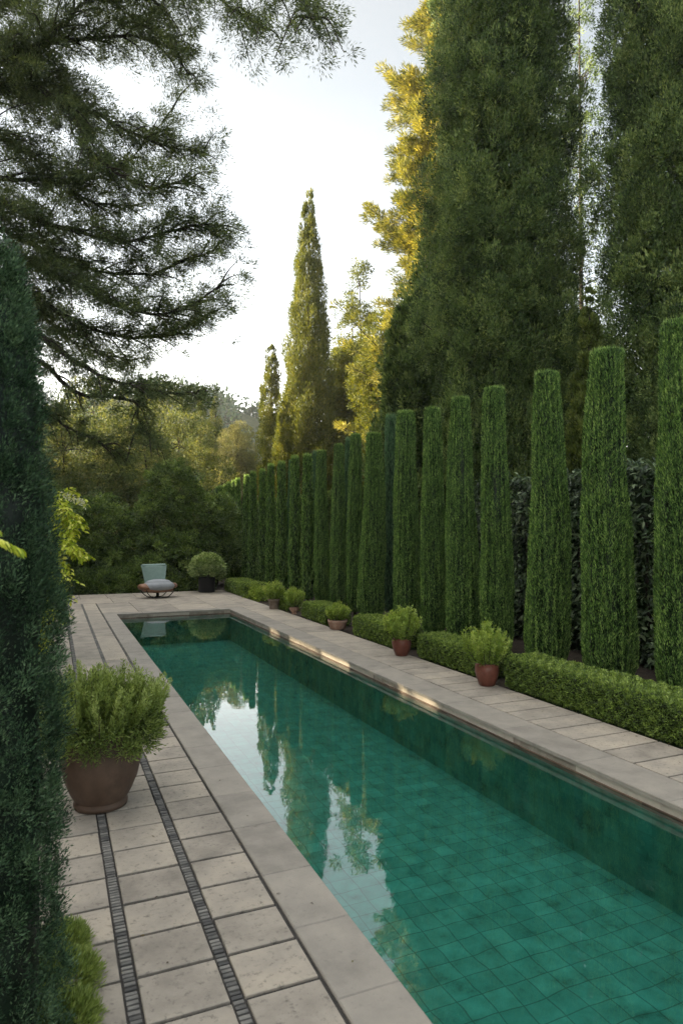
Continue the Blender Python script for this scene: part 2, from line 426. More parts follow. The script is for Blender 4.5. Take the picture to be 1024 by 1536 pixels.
def tilemat(name, ua, va, grout=(.036, .165, .135, 1)):
    m, nt, out = newmat(name)
    tc = nt.nodes.new('ShaderNodeTexCoord'); sx = nt.nodes.new('ShaderNodeSeparateXYZ'); cx = nt.nodes.new('ShaderNodeCombineXYZ')
    nz = nt.nodes.new('ShaderNodeTexNoise'); nz.inputs['Scale'].default_value = 2.6; nz.inputs['Detail'].default_value = 2
    nt.links.new(tc.outputs['Object'], nz.inputs[0])
    ms = nt.nodes.new('ShaderNodeVectorMath'); ms.operation = 'SUBTRACT'; nt.links.new(nz.outputs['Color'], ms.inputs[0]); ms.inputs[1].default_value = (.5, .5, .5)
    sc = nt.nodes.new('ShaderNodeVectorMath'); sc.operation = 'SCALE'; nt.links.new(ms.outputs[0], sc.inputs[0]); sc.inputs['Scale'].default_value = .085
    ad = nt.nodes.new('ShaderNodeVectorMath'); ad.operation = 'ADD'; nt.links.new(tc.outputs['Object'], ad.inputs[0]); nt.links.new(sc.outputs[0], ad.inputs[1])
    nt.links.new(ad.outputs[0], sx.inputs[0]); nt.links.new(sx.outputs[ua], cx.inputs[0]); nt.links.new(sx.outputs[va], cx.inputs[1])
    br = nt.nodes.new('ShaderNodeTexBrick'); br.offset = 0.0; br.squash = 1
    br.inputs['Scale'].default_value = 1; br.inputs['Brick Width'].default_value = .172; br.inputs['Row Height'].default_value = .172
    br.inputs['Mortar Size'].default_value = .0048; br.inputs['Mortar Smooth'].default_value = .3
    br.inputs['Color1'].default_value = (.062, .285, .235, 1); br.inputs['Color2'].default_value = (.10, .395, .325, 1)
    br.inputs['Mortar'].default_value = grout
    nt.links.new(cx.outputs[0], br.inputs[0])
    n2 = nt.nodes.new('ShaderNodeTexNoise'); n2.inputs['Scale'].default_value = 5; n2.inputs['Detail'].default_value = 7; n2.inputs['Roughness'].default_value = .65
    nt.links.new(tc.outputs['Object'], n2.inputs[0])
    r2 = ramp(nt, n2.outputs[0], [(.28, (.25, .30, .28)), (.42, (.72, .75, .72)), (.6, (1, 1, 1)), (.75, (1.25, 1.12, 1.1))])
    mm = nt.nodes.new('ShaderNodeMix'); mm.data_type = 'RGBA'; mm.blend_type = 'MULTIPLY'; mm.inputs[0].default_value = 1
    nt.links.new(br.outputs['Color'], mm.inputs[6]); nt.links.new(r2, mm.inputs[7])
    p = nt.nodes.new('ShaderNodeBsdfPrincipled'); p.inputs['Roughness'].default_value = .5
    nt.links.new(mm.outputs[2], p.inputs['Base Color']); nt.links.new(p.outputs[0], out.inputs[0])
    return m
mb = MB()
mb.add([(PX0 - .02, PY0 - .02, ZF), (PX1 + .02, PY0 - .02, ZF), (PX1 + .02, PY1 + .02, ZF), (PX0 - .02, PY1 + .02, ZF)], [(0, 1, 2, 3)])
tag(mb.build('pool_floor', tilemat('tile_floor', 0, 1)), kind='structure')
mb = MB(); t = -.1405
a, b, c, d = PX0, PX1, PY0, PY1
mb.add([(a, c, ZF), (a, d, ZF), (a, d, t), (a, c, t)], [(0, 1, 2, 3)]); mb.add([(b, c, ZF), (b, d, ZF), (b, d, t), (b, c, t)], [(3, 2, 1, 0)])
tag(mb.build('pool_side_wall', tilemat('tile_side', 1, 2, (.075, .30, .245, 1))), kind='structure')
mb = MB()
mb.add([(a, d, ZF), (b, d, ZF), (b, d, t), (a, d, t)], [(0, 1, 2, 3)]); mb.add([(a, c, ZF), (b, c, ZF), (b, c, t), (a, c, t)], [(3, 2, 1, 0)])
tag(mb.build('pool_end_wall', tilemat('tile_end', 0, 2, (.075, .30, .245, 1))), kind='structure')

m, nt, out = newmat('water')
tr = nt.nodes.new('ShaderNodeBsdfTransparent'); tr.inputs[0].default_value = (.66, .90, .87, 1)
gl = nt.nodes.new('ShaderNodeBsdfGlossy'); gl.inputs['Roughness'].default_value = .0; gl.inputs[0].default_value = (1, 1, 1, 1)
fr = nt.nodes.new('ShaderNodeFresnel'); fr.inputs[0].default_value = 1.85
tc = nt.nodes.new('ShaderNodeTexCoord'); mp = nt.nodes.new('ShaderNodeMapping'); mp.inputs['Scale'].default_value = (1, 1, 1)
nt.links.new(tc.outputs['Object'], mp.inputs[0])
nz = nt.nodes.new('ShaderNodeTexNoise'); nz.inputs['Scale'].default_value = 2.4; nz.inputs['Detail'].default_value = 3; nz.inputs['Roughness'].default_value = .55
nt.links.new(mp.outputs[0], nz.inputs[0])
bp = nt.nodes.new('ShaderNodeBump'); bp.inputs['Strength'].default_value = .35; bp.inputs['Distance'].default_value = .0022
nt.links.new(nz.outputs[0], bp.inputs['Height'])
nt.links.new(bp.outputs[0], gl.inputs['Normal']); nt.links.new(bp.outputs[0], fr.inputs['Normal'])
ms = nt.nodes.new('ShaderNodeMixShader'); nt.links.new(fr.outputs[0], ms.inputs[0]); nt.links.new(tr.outputs[0], ms.inputs[1]); nt.links.new(gl.outputs[0], ms.inputs[2])
nt.links.new(ms.outputs[0], out.inputs[0]); M['water'] = m
mb = MB()
mb.add([(PX0 - .001, PY0, ZW), (PX1 - .006, PY0, ZW), (PX1 - .006, PY1 - .006, ZW), (PX0 - .001, PY1 - .006, ZW)], [(0, 1, 2, 3)])
tag(mb.build('pool_water', m), kind='structure')

# hills far behind
def hill(name, cx, cy, rx, ry, h, seed):
    r_ = np.random.default_rng(seed); n = 48; g = np.linspace(-1, 1, n); X, Y = np.meshgrid(g, g)
    H = np.clip(1 - (X ** 2 + Y ** 2), 0, 1) ** .8 * h
    H = H * (1 + .12 * np.sin(X * 7 + seed) + .08 * np.sin(Y * 9 + X * 5)) - .5
    v = np.stack([cx + X * rx, cy + Y * ry, H], -1).reshape(-1, 3)
    q = [(j * n + i, j * n + i + 1, (j + 1) * n + i + 1, (j + 1) * n + i) for j in range(n - 1) for i in range(n - 1)]
    mb = MB(); mb.add(v, q, smooth=True)
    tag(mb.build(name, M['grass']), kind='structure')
    return v[H.ravel() > 1.0]
hc = at(330, 700, 170)
hv = hill('hill', hc[0], hc[1], 95, 60, 31, 3)

# ------------------------------------------------------------------ foliage generators
def clump_leaves(mb, rg, C, Rr, n, L, W, up=.5, sq=(1, 1, 1.2), out=None, outw=.0, vc=.55, shell=.5, six=False):
    k = len(C); q = nrm(rg.normal(size=(k, n, 3)))
    rr = (shell + (1 - shell) * rg.random((k, n, 1)))
    Rr = np.asarray(Rr).reshape(-1, 1, 1) * np.ones((k, 1, 1))
    P = C[:, None, :] + q * rr * Rr * np.array(sq)
    D = q + np.array([0, 0, up]) + rg.normal(size=(k, n, 3)) * .35
    if out is not None: D = D + out[:, None, :] * outw
    v = (rg.random((k, 1)) * vc + rg.random((k, n)) * (1 - vc)).ravel()
    f = leaves6 if six else blades
    s = rg.uniform(.7, 1.25, k * n)
    f(mb, rg, P.reshape(-1, 3), D.reshape(-1, 3), L * s, W * s, v)

def radial(rg, n, prof, zlo, zhi, jit=.06):
    """points on a surface of revolution, area weighted"""
    z = rg.uniform(zlo, zhi, n * 3); r = prof(z); keep = rg.random(n * 3) < r / r.max(); z = z[keep][:n]; r = prof(z)
    th = rg.uniform(0, 2 * PI, len(z))
    return z, r, th

def column_mesh(seed, H, r0, rt, n, mat='l_column', name='crown', L=.040, W=.0095):
    rg = np.random.default_rng(seed); ph = rg.uniform(0, 6, 8)
    K = [(rg.integers(5, 30), rg.uniform(-7, 7), rg.uniform(0, 6), rg.uniform(.5, 3)) for _ in range(11)]
    def ridge(z, th): return sum(np.sin(k * th + m * z + p + .8 * np.sin(z * q)) for k, m, p, q in K) / 3.3
    def rad(z, th):
        t = z / H
        base = r0 * (1 - .05 * t) + (rt - r0) * np.clip((t - .30) / .70, 0, 1) ** 1.15
        base = base * (1 - .40 * np.clip((.09 - t) / .09, 0, 1) ** 2)
        top = np.clip((1 - t) / .028, 0.0, 1) ** .45
        wob = 1 + .045 * np.sin(1.9 * z + ph[1] - th) + .03 * np.sin(4.3 * z + ph[0] + 2 * th) + .035 * np.sin(3 * th + ph[2] + .8 * z) + .022 * ridge(z, th)
        return base * top * wob
    z = rg.uniform(.08, H, n); th = rg.uniform(0, 2 * PI, n); rd = ridge(z, th)
    keep = rg.random(n) < .78 + .22 * np.clip(rd + .6, 0, 1); 
    hole = np.sin(6 * z + 3 * th + ph[3]) * np.sin(5 * th - 3.7 * z + ph[4]) * np.sin(2.3 * z + 2 * th + ph[7]) > .55
    keep &= (rg.random(n) < np.where(hole, .42, 1)); z, th, rd = z[keep], th[keep], rd[keep]; n = len(z)
    r = rad(z, th) * (1 - .13 * rg.random(n) ** 2)
    nt_ = int(n * .03); r[:nt_] = rt * np.sqrt(rg.random(nt_)); z[:nt_] = H - .01 - .09 * (r[:nt_] / rt) ** 4
    cx = .03 * np.sin(1.1 * z + ph[5]); cy = .03 * np.sin(.9 * z + ph[6])
    o = np.stack([np.cos(th), np.sin(th), 0 * th], 1)
    P = o * r[:, None]; P[:, 0] += cx; P[:, 1] += cy; P[:, 2] = z + rg.normal(size=n) * .01
    D = o * rg.uniform(-.05, .5, (n, 1)) + np.array([0, 0, 1.]) + rg.normal(size=(n, 3)) * .22
    v = np.clip(.16 + .10 * rd + .12 * np.sin(23 * z + 9 * th) * np.sin(17 * th - 5 * z) + .70 * rg.random(n) ** 1.2, 0, 1)
    mb = MB(); s = rg.uniform(.6, 1.4, n)
    blades(mb, rg, P, D, L * s, W * s, v)
    k = 240; th = rg.uniform(0, 2 * PI, k); rr = rt * np.sqrt(rg.random(k))          # stray shoots on top
    P = np.stack([np.cos(th) * rr + .03 * np.sin(1.1 * H + ph[5]), np.sin(th) * rr + .03 * np.sin(.9 * H + ph[6]), np.full(k, H - .02)], 1)
    blades(mb, rg, P, np.array([0, 0, 1.]) + rg.normal(size=(k, 3)) * .25, L * rg.uniform(.9, 2.4, k), W * .9, .5 + .5 * rg.random(k))
    k = 160; th = rg.uniform(0, 2 * PI, k); z = rg.uniform(.3, H - .1, k); o = np.stack([np.cos(th), np.sin(th), 0 * th], 1); P = o * (rad(z, th) * .97)[:, None]; P[:, 2] = z
    blades(mb, rg, P, o * .9 + [0, 0, .8] + rg.normal(size=(k, 3)) * .2, L * rg.uniform(1.2, 2.2, k), W * .8, .6 + .4 * rg.random(k))
    zz = np.array([.1, .4, 1, 2, 3, H - .4, H - .06])
    lathe(mb, [(max(.02, float(rad(np.array([q]), np.array([0.]))[0]) * .80), q) for q in zz], 12, var=0.0)
    return mb.mesh(name, M[mat])

def box_hedge(rg, X0, X1, Y0, Y1, H, dens, L=.028, W=.016, rnd=.05):
    mb = MB()
    lx, ly = X1 - X0, Y1 - Y0
    A = [lx * ly * 1.1, ly * H, ly * H * .6, lx * H, lx * H]; n = int(sum(A) * dens); f = rg.choice(5, n, p=np.array(A) / sum(A))
    u, v = rg.random(n), rg.random(n)
    P = np.zeros((n, 3)); N = np.zeros((n, 3))
    for k, (fx, fy, fz, nn) in enumerate([(u, v, 1, (0, 0, 1)), (0, u, v, (-1, 0, 0)), (1, u, v, (1, 0, 0)), (u, 0, v, (0, -1, 0)), (u, 1, v, (0, 1, 0))]):
        mk = f == k
        P[mk, 0] = (fx[mk] if not np.isscalar(fx) else fx); P[mk, 1] = (fy[mk] if not np.isscalar(fy) else fy); P[mk, 2] = (fz[mk] if not np.isscalar(fz) else fz); N[mk] = nn
    P = P * np.array([lx, ly, H]); c = np.array([lx / 2, ly / 2, H / 2]); h = c - rnd * 2.0
    q = P - c; core = np.clip(q, -h, h); d = q - core; dl = np.linalg.norm(d, axis=1, keepdims=True)
    q = core + d / (dl + 1e-9) * np.minimum(dl, rnd * 2.0)
    w_ = (np.sin(P[:, 1] * 9 + P[:, 2] * 11) * .4 + np.sin(P[:, 1] * 21 + P[:, 0] * 17 + P[:, 2] * 5) * .35 + np.sin(P[:, 1] * 3.1 + 1) * .5)
    lump = np.sin(P[:, 1] * 38 + P[:, 2] * 9) * np.sin(P[:, 2] * 41 + P[:, 0] * 35 + 2)
    sh = (1 + .0 * w_)
    q = q + N * (w_ * .016 + lump * .012 - .028 * rg.random(n) ** 2)[:, None]
    tuck = np.clip((.09 - (q[:, 2] + H / 2)) / .09, 0, 1); q[:, 0] = np.where(N[:, 0] < 0, q[:, 0] + tuck * .05, q[:, 0])
    P = q + c + np.array([X0, Y0, 0.0]); P[:, 2] = np.maximum(P[:, 2], .0)
    D = N * .8 + rg.normal(size=(n, 3)) * .7 + np.array([0, 0, .35])
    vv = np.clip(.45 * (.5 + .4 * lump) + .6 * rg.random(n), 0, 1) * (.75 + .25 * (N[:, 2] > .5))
    s = rg.uniform(.7, 1.3, n)
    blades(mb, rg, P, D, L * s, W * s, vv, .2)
    box(mb, X0 + .06, X1 - .06, Y0 + .06, Y1 - .06, -.02, H - .06, .03, 0.0)
    return mb

def trunk(mb, H, r, lean=0, seed=0, n=10):
    g = np.random.default_rng(seed); z = np.linspace(0, H, 9)
    P = np.stack([np.cumsum(g.normal(size=9)) * .03 * r * 3 + lean * z / H, np.cumsum(g.normal(size=9)) * .03 * r * 3, z - .1], 1)
    P[0, :2] = 0
    tube(mb, P, r * (1 - .82 * z / H) * np.array([1.35] + [1] * 8), n)
    return P

def conifer(name, label, cat, pos, H, rad, mat, seed, nc, nl, L, W, zlo=.3, R0=.4, sq=(1, 1, 1.7), up=1.1, inner=.35, group=None, power=None, gapr=0.0, sub=1, outw=.6, tr=.18, core=0):
    """cypress-like tree: a spire of upright sprays round a trunk; rad(t) gives crown radius for t=z/H"""
    rg = np.random.default_rng(seed)
    root = thing(name, label, cat, tuple(pos), rg.uniform(0, 6), group)
    mt = MB(); trunk(mt, H * .93, tr, 0, seed); 
    ts = rg.random(nc * 4); rr = rad(ts); k = rg.random(nc * 4) < rr / rr.max(); ts = ts[k][:nc]; rr = rad(ts)
    th = rg.uniform(0, 2 * PI, len(ts)); z = zlo + ts * (H - zlo)
    ph = rg.uniform(0, 6, 6)
    bulge = 1 + .10 * np.sin(3 * th + z * .9 + ph[0]) + .12 * np.sin(5 * th - z * 1.4 + ph[1]) + .11 * np.sin(z * 2.3 + ph[2] + th)
    isin = rg.random(len(ts)) < inner
    f = np.where(isin, rg.uniform(.25, .7, len(ts)), rg.uniform(.82, 1.0, len(ts))) * bulge
    r = rr * f
    keep = np.ones(len(ts), bool)
    if gapr: keep = (np.sin(th * 2 + z * .7 + ph[3]) * np.sin(z * 1.3 + ph[4] + th) < 1 - gapr)
    th, z, r, ts, rr = th[keep], z[keep], r[keep], ts[keep], rr[keep]
    C = np.stack([np.cos(th) * r, np.sin(th) * r, z], 1); o = np.stack([np.cos(th), np.sin(th), 0 * th], 1)
    Rr = R0 * rg.uniform(.6, 1.25, len(C)) * np.clip(rr / rad(np.array([.3]))[0] + .15, .18, 1.0)
    if sub > 1:
        m = len(C) // sub; q = nrm(rg.normal(size=(m, sub, 3)) + o[:m, None] * .9 + [0, 0, .35]); big = Rr[:m] * 1.9
        C = (C[:m, None] - o[:m, None] * big[:, None, None] * .55 + q * big[:, None, None] * rg.uniform(.7, 1.0, (m, sub, 1)) * [1, 1, 1.8]).reshape(-1, 3)
        o = q.reshape(-1, 3); Rr = np.repeat(Rr[:m], sub) * .46; r = np.repeat(r[:m], sub)
    mc = MB(); clump_leaves(mc, rg, C, Rr, nl, L, W, up, sq, o, outw, .6, .45)
    if core:                                                # dense dead inner growth hides the trunk
        m = int(nc * .22); ts2 = rg.random(m) * .93; r2 = rad(ts2) * core * np.sqrt(rg.random(m)); t2 = rg.uniform(0, 2 * PI, m)
        C2 = np.stack([np.cos(t2) * r2, np.sin(t2) * r2, zlo + ts2 * (H - zlo)], 1)
        clump_leaves(mc, rg, C2, R0 * .8, 60, L * 1.8, W * 2.2, up, sq, None, 0, .4, .1)
    # some twigs from trunk to clump
    for i in rg.choice(len(C), min(60, len(C)), replace=False):
        c = C[i]; tube(mt, smooth_path([(0, 0, c[2] - .5 * r[i]), c * [.5, .5, 1] - [0, 0, .3 * r[i]], c], 5), [.03, .025, .02, .014, .008], 4)
    mt.build('trunk', M['bark'], root); mc.build('crown', M[mat], root)
    return root

def blob_tree(name, label, cat, pos, H, lobes, mat, seed, nc, nl, L, W, R0=.35, group=None, tr=.15, up=.2, sq=(1, 1, .75), six=False, fill=.35):
    """broad-leaved tree: lobes = (x,y,z,rx,rz) ellipsoids; clumps sit on their shells; limbs reach each lobe"""
    rg = np.random.default_rng(seed); root = thing(name, label, cat, tuple(pos), 0, group)
    mt = MB(); mc = MB(); zt = min(l[2] for l in lobes)
    tp = np.array([0, 0, zt * .55]); tube(mt, smooth_path([(0, 0, -.15), (tr * .5, 0, zt * .3), tp], 6), np.linspace(tr * 1.3, tr * .8, 6), 8)
    V = np.array([l[3] ** 2 for l in lobes]); V = V / V.sum()
    for l, pv in zip(lobes, V):
        c = np.array(l[:3]); k = max(3, int(nc * pv)); q = nrm(rg.normal(size=(k, 3))); q[:, 2] = np.where(q[:, 2] < -.5, -q[:, 2], q[:, 2])
        inn = rg.random((k, 1)) < fill
        s = np.where(inn, rg.uniform(.2, .7, (k, 1)), rg.uniform(.8, 1.08, (k, 1)))
        C = c + q * s * np.array([l[3], l[3], l[4]])
        clump_leaves(mc, rg, C, R0 * rg.uniform(.6, 1.3, k), nl, L, W, up, sq, q, .5, .55, .35, six)
        tube(mt, smooth_path([tp, (tp + c) / 2 + rg.normal(size=3) * .15 * l[3], c], 8), np.linspace(tr * .7, tr * .2, 8), 6)
        for i in range(min(k, 7)):
            e = C[i]; tube(mt, smooth_path([c, (c + e) / 2 + rg.normal(size=3) * .08 * l[3], e], 5), np.linspace(tr * .25, tr * .06, 5), 4)
    mt.build('trunk', M['bark'], root); mc.build('crown', M[mat], root)
    return root

def groundpos(u, d):
    p = at(u, 768, d); return np.array([p[0], p[1], -.05])
def ztop(v, d): return at(512, v, d)[2]

# ------------------------------------------------------------------ clipped cypress columns (front row along the walk)
rg = np.random.default_rng(11)
variants = [column_mesh(100 + i, 4.42, .345 + .012 * (i - 2), .205 + .012 * (i % 3), 105000) for i in range(5)]
far_var = [column_mesh(200 + i, 4.42, .335, .22, 20000, L=.085, W=.024) for i in range(3)]
blue_var = [column_mesh(300, 4.42, .33, .22, 20000, 'l_column_blue', L=.08, W=.02)]
tk = MB(); tube(tk, [(0, 0, -.08), (.01, 0, .1), (0, 0, .3)], [.07, .055, .05], 8); tk = tk.mesh('trunk', M['bark'])
#        u , top z, width scale
cols = [(1022, 4.45, .96, 'tall clipped cypress column at the right edge of the photo, behind the box hedge'),
        (908, 4.42, .96, 'broad clipped cypress column second from the right, with a bright green left edge'),
        (822, 4.36, .85, 'clipped cypress column third from the right, dark laurel leaves showing on both sides'),
        (742, 4.38, .80, 'clipped cypress column fourth from the right, just behind the nearest red pot'),
        (690, 4.41, .84, 'clipped cypress column fifth from the right, left of the one behind the nearest red pot'),
        (646, 4.39, .78, 'clipped cypress column sixth from the right, flat topped, between the two red pots'),
        (608, 4.50, .82, 'tapering clipped cypress column directly behind the second red pot'),
        (560, 4.24, .82, 'clipped cypress column eighth from the right, left of the second red pot'),
        (531, 4.36, .72, 'slim clipped cypress column behind the gap right of the pale basket pot'),
        (508, 4.23, .70, 'slim clipped cypress column directly behind the pale basket pot'),
        (484, 4.19, .74, 'clipped cypress column eleventh from the right, left of the pale basket pot'),
        (461, 4.14, .66, 'clipped cypress column twelfth from the right, in the far half of the row'),
        (445, 4.18, .62, 'slender clipped cypress column behind the small urn with bright leaves'),
        (423, 4.15, .62, 'clipped cypress column just right of the small grey pot'),
        (408, 4.17, .60, 'clipped cypress column directly behind the small grey pot'),
        (393, 4.10, .58, 'clipped cypress column sixteenth from the right, near the far hedge'),
        (380, 4.10, .58, 'clipped cypress column seventeenth from the right, behind the far loose shrub'),
        (369, 4.06, .57, 'clipped cypress column eighteenth from the right, behind the far hedge block'),
        (356, 4.03, .55, 'clipped cypress column sixth from the far left end of the row'),
        (350, 3.98, .52, 'clipped cypress column fifth from the far left end of the row'),
        (343, 3.97, .52, 'clipped cypress column fourth from the far left end of the row'),
        (337, 3.92, .50, 'clipped cypress column third from the far left end of the row'),
        (332, 3.90, .50, 'clipped cypress column second from the far left end of the row'),
        (327, 3.88, .50, 'clipped cypress column at the far left end of the row')]
def column(u, X, zt, ws, lab, me, grp):
    Yc = onx(u, X); root = thing('clipped_cypress', lab, 'clipped cypress', (X + rg.normal() * .03, Yc, -.04), rg.uniform(0, 6), grp)
    a = inst('crown', me, root); b = inst('trunk', tk, root)
    k = 1.0 if u > 545 else .86
    root.scale = (ws * k, ws * k, (zt + .04) / 4.42)
for i, (u, zt, ws, lab) in enumerate(cols):
    column(u, 6.75, zt, ws, lab, (variants[(i * 2) % 5] if i < 11 else far_var[i % 3]), 'clipped cypress columns along the right walk')
for u, zt, ws, lab in [(586, 4.75, .62, 'thin bluish clipped cypress behind the gap left of the second red pot'),
                       (521, 4.52, .55, 'thin bluish clipped cypress half hidden behind the slim columns at mid row'),
                       (473, 4.42, .55, 'thin bluish clipped cypress half hidden behind the far half of the row'),
                       (436, 4.38, .55, 'thin bluish clipped cypress showing between far columns right of the grey pot')]:
    column(u, 7.55, zt, ws, lab, blue_var[0], 'clipped cypresses of the second row')

# ------------------------------------------------------------------ low box hedge in blocks
def hedge(u0, u1, H, lab, X0=5.33, X1=5.92, mat='l_box', dens=9500, L=.026, W=.015, cat='hedge'):
    ya = onx(u1, X0) if u1 < 1100 else 3.2; yb = onx(u0, X0)
    g = np.random.default_rng(int(u0)); mbh = box_hedge(g, -.0, X1 - X0, 0, yb - ya, H, dens, L, W)
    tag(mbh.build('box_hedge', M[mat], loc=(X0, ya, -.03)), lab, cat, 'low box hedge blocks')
hedge(752, 1200, .43, 'long low clipped box hedge nearest the camera, right of the nearest red pot')
hedge(622, 716, .40, 'low clipped box hedge block between the two red pots', dens=8000)
hedge(527, 590, .40, 'low clipped box hedge block between the pale basket pot and the second red pot', dens=6500, L=.032, W=.02)
hedge(452, 489, .40, 'short low clipped box hedge block left of the pale basket pot', dens=5500, L=.034, W=.022)
hedge(338, 368, .42, 'farthest low clipped hedge block beside the round shrub planter', dens=3500, L=.045, W=.03, X1=6.1)
def mound(name, pos, rx, ry, H, lab, mat, seed, n, L, W, nc=140):
    g = np.random.default_rng(seed); k = nc; q = nrm(g.normal(size=(k, 3))); q[:, 2] = abs(q[:, 2])
    C = q * np.array([rx, ry, H]) * g.uniform(.45, .92, (k, 1)); mbq = MB()
    clump_leaves(mbq, g, C, min(rx, ry, H) * .28, n, L, W, .6, (1, 1, 1), q, .5, .4, .3)
    return tag(mbq.build(name, M[mat], loc=tuple(pos)), lab, 'shrub')
mound('loose_shrub', (5.62, onx(382, 5.62), 0), .34, 1.3, .46, 'loose light green shrub between the farthest hedge block and the grey pot', 'l_bright', 5, 60, .05, .022)
mound('loose_shrub', (5.62, onx(427, 5.62), 0), .3, .85, .42, 'small round green shrub between the grey pot and the small urn', 'l_box', 6, 60, .045, .022)

# ------------------------------------------------------------------ pots
def shoots(mb, rg, c, rx, H, n, per, L, W, spread=.9, wig=.12, up=.9):
    """upright leafy shoots fanning from a point"""
    th = rg.uniform(0, 2 * PI, n); rr = np.sqrt(rg.random(n)); ln = H * rg.uniform(.62, 1.05, n) * (1 - .28 * rr ** 2)
    base = np.stack([np.cos(th) * rr * rx * .35, np.sin(th) * rr * rx * .35, 0 * th], 1) + c
    tip = np.stack([np.cos(th) * rr * rx * spread, np.sin(th) * rr * rx * spread, ln], 1) + c
    mid = (base + tip) / 2 + np.stack([np.cos(th) * rr * rx * .12, np.sin(th) * rr * rx * .12, -ln * .04], 1)
    s = rg.random((n, per, 1)) ** .7
    P = (1 - s) ** 2 * base[:, None] + 2 * s * (1 - s) * mid[:, None] + s ** 2 * tip[:, None]
    T = nrm(2 * (1 - s) * (mid - base)[:, None] + 2 * s * (tip - mid)[:, None])
    P = P + rg.normal(size=P.shape) * wig * .06
    D = T * up + nrm(rg.normal(size=P.shape)) * .9
    v = np.clip(rg.random((n, 1)) * .35 + .45 * s[..., 0] + .25 * rg.random((n, per)), 0, 1)
    f = rg.uniform(.7, 1.2, n * per)
    blades(mb, rg, P.reshape(-1, 3), D.reshape(-1, 3), L * f, W * f, v.ravel(), .2)
    return base, mid, tip

def pot_profile(kind, r, h):
    if kind == 'round': return [(r * .62, 0), (r * .66, .02 * h), (r * .86, .3 * h), (r * 1.0, .62 * h), (r * .99, .82 * h), (r * .93, .94 * h), (r * .97, .97 * h), (r * .97, h), (r * .87, h), (r * .85, .9 * h)]
    if kind == 'straight': return [(r * .72, 0), (r * .78, .3 * h), (r * .90, .78 * h), (r * .98, .8 * h), (r * 1.0, .82 * h), (r * 1.0, h), (r * .9, h), (r * .88, .9 * h)]
    if kind == 'urn': return [(r * .45, 0), (r * .5, .08 * h), (r * .4, .18 * h), (r * .7, .4 * h), (r * .95, .75 * h), (r * .85, .9 * h), (r * 1.0, h), (r * .88, h), (r * .8, .9 * h)]
    if kind == 'basket': return [(r * .75, 0), (r * .82, .1 * h), (r * .97, .7 * h), (r * 1.02, .78 * h), (r * 1.02, h), (r * .93, h), (r * .9, .88 * h)]
mound('evergreen_edging', (2.0, 23.35, -.02), 3.6, .6, .75, 'dark evergreen bank along the back edge of the terrace behind the chair', 'l_dark', 8, 70, .085, .04, nc=620)
def potted(u, v, kind, r, h, mat, sr, sH, leaf, n, per, L, W, lab, seed, cat='potted shrub'):
    p = gnd(u, v); p[0] += r * SY * .8; p[1] += r * CY * .8
    g = np.random.default_rng(seed); root = thing('potted_shrub', lab, cat, (p[0], p[1], 0.002))
    a = MB(); lathe(a, pot_profile(kind, r, h), 28, cap=True); a.build('pot', M[mat], root)
    b = MB(); lathe(b, [(r * .86, h * .9), (.001, h * .93)], 20, cap=False); b.build('compost', M['soil'], root)
    c = MB(); base, mid, tip = shoots(c, g, np.array([0, 0, h * .88]), sr, sH, n, per, L, W)
    st = MB()
    for i in range(min(n, 26)): tube(st, [base[i], mid[i], tip[i]], [.006, .004, .002], 4)
    c.build('foliage', M[leaf], root); st.build('stems', M['bark'], root)
potted(733, 1031, 'round', .155, .29, 'potred', .36, .56, 'l_bright', 90, 70, .045, .016, 'red brown glazed pot nearest the camera on the right walk, with a bright feathery shrub', 21)
potted(603, 985, 'round', .155, .28, 'potred', .37, .55, 'l_bright', 90, 60, .05, .018, 'second red brown glazed pot along the right walk, with a wide bright green shrub', 22)
potted(506, 945, 'basket', .20, .19, 'potpale', .30, .36, 'l_bright', 80, 50, .05, .022, 'low pale terracotta basket pot with a small bright shrub', 23)
potted(441, 922, 'urn', .13, .18, 'potpale', .30, .50, 'l_bright', 70, 50, .055, .024, 'small pinkish urn with loose light green leaves, right of the grey pot', 24)
potted(410, 914, 'straight', .16, .26, 'potgrey', .32, .48, 'l_bright', 70, 50, .06, .024, 'small weathered grey clay pot with bushy shrub, farthest pot on the right walk', 25)

# big pot, left foreground
root = thing('large_potted_shrub', 'large dark brown clay pot with an overflowing rosemary bush on the left terrace', 'potted shrub', (.345, 5.235, .002))
a = MB(); lathe(a, [(.168, 0), (.185, .004), (.19, .03), (.178, .045), (.186, .055), (.215, .10), (.256, .19), (.281, .29), (.284, .37), (.276, .43), (.264, .455), (.272, .465), (.275, .485), (.262, .492), (.24, .492), (.236, .45)], 56)
a.build('pot', M['potbrown'], root).scale = (1, 1, 1.10)
a = MB(); lathe(a, [(.238, .455), (.001, .465)], 24, cap=False); a.build('compost', M['soil'], root)
a = MB(); tube(a, smooth_path([(.0, -.262, .40), (.005, -.268, .30), (-.004, -.243, .17), (.002, -.21, .09)], 10), [.004, .006, .005, .006, .004, .005, .006, .004, .005, .003], 5); 
g = np.random.default_rng(31); c = MB()
base, mid, tip = shoots(c, g, np.array([0, 0, .48]), .54, .54, 300, 120, .030, .0085, spread=.93, up=1.1)
n = 4200; th = g.uniform(0, 2 * PI, 70); lobes_ = np.stack([np.cos(th) * .36, np.sin(th) * .35, g.uniform(.46, .64, 70)], 1)
clump_leaves(c, g, lobes_, .11, 160, .032, .010, .5, (1, 1, .8), nrm(lobes_ * [1, 1, 0]), .6, .5, .2)
lobes_ = nrm(g.normal(size=(110, 3))); lobes_[:, 2] = abs(lobes_[:, 2]); lobes_ = lobes_ * [.39, .39, .40] * g.uniform(.6, 1, (110, 1)) + [0, 0, .56]
clump_leaves(c, g, lobes_, .09, 170, .030, .009, .9, (1, 1, .9), nrm(lobes_ - [0, 0, .5]), .6, .5, .2)
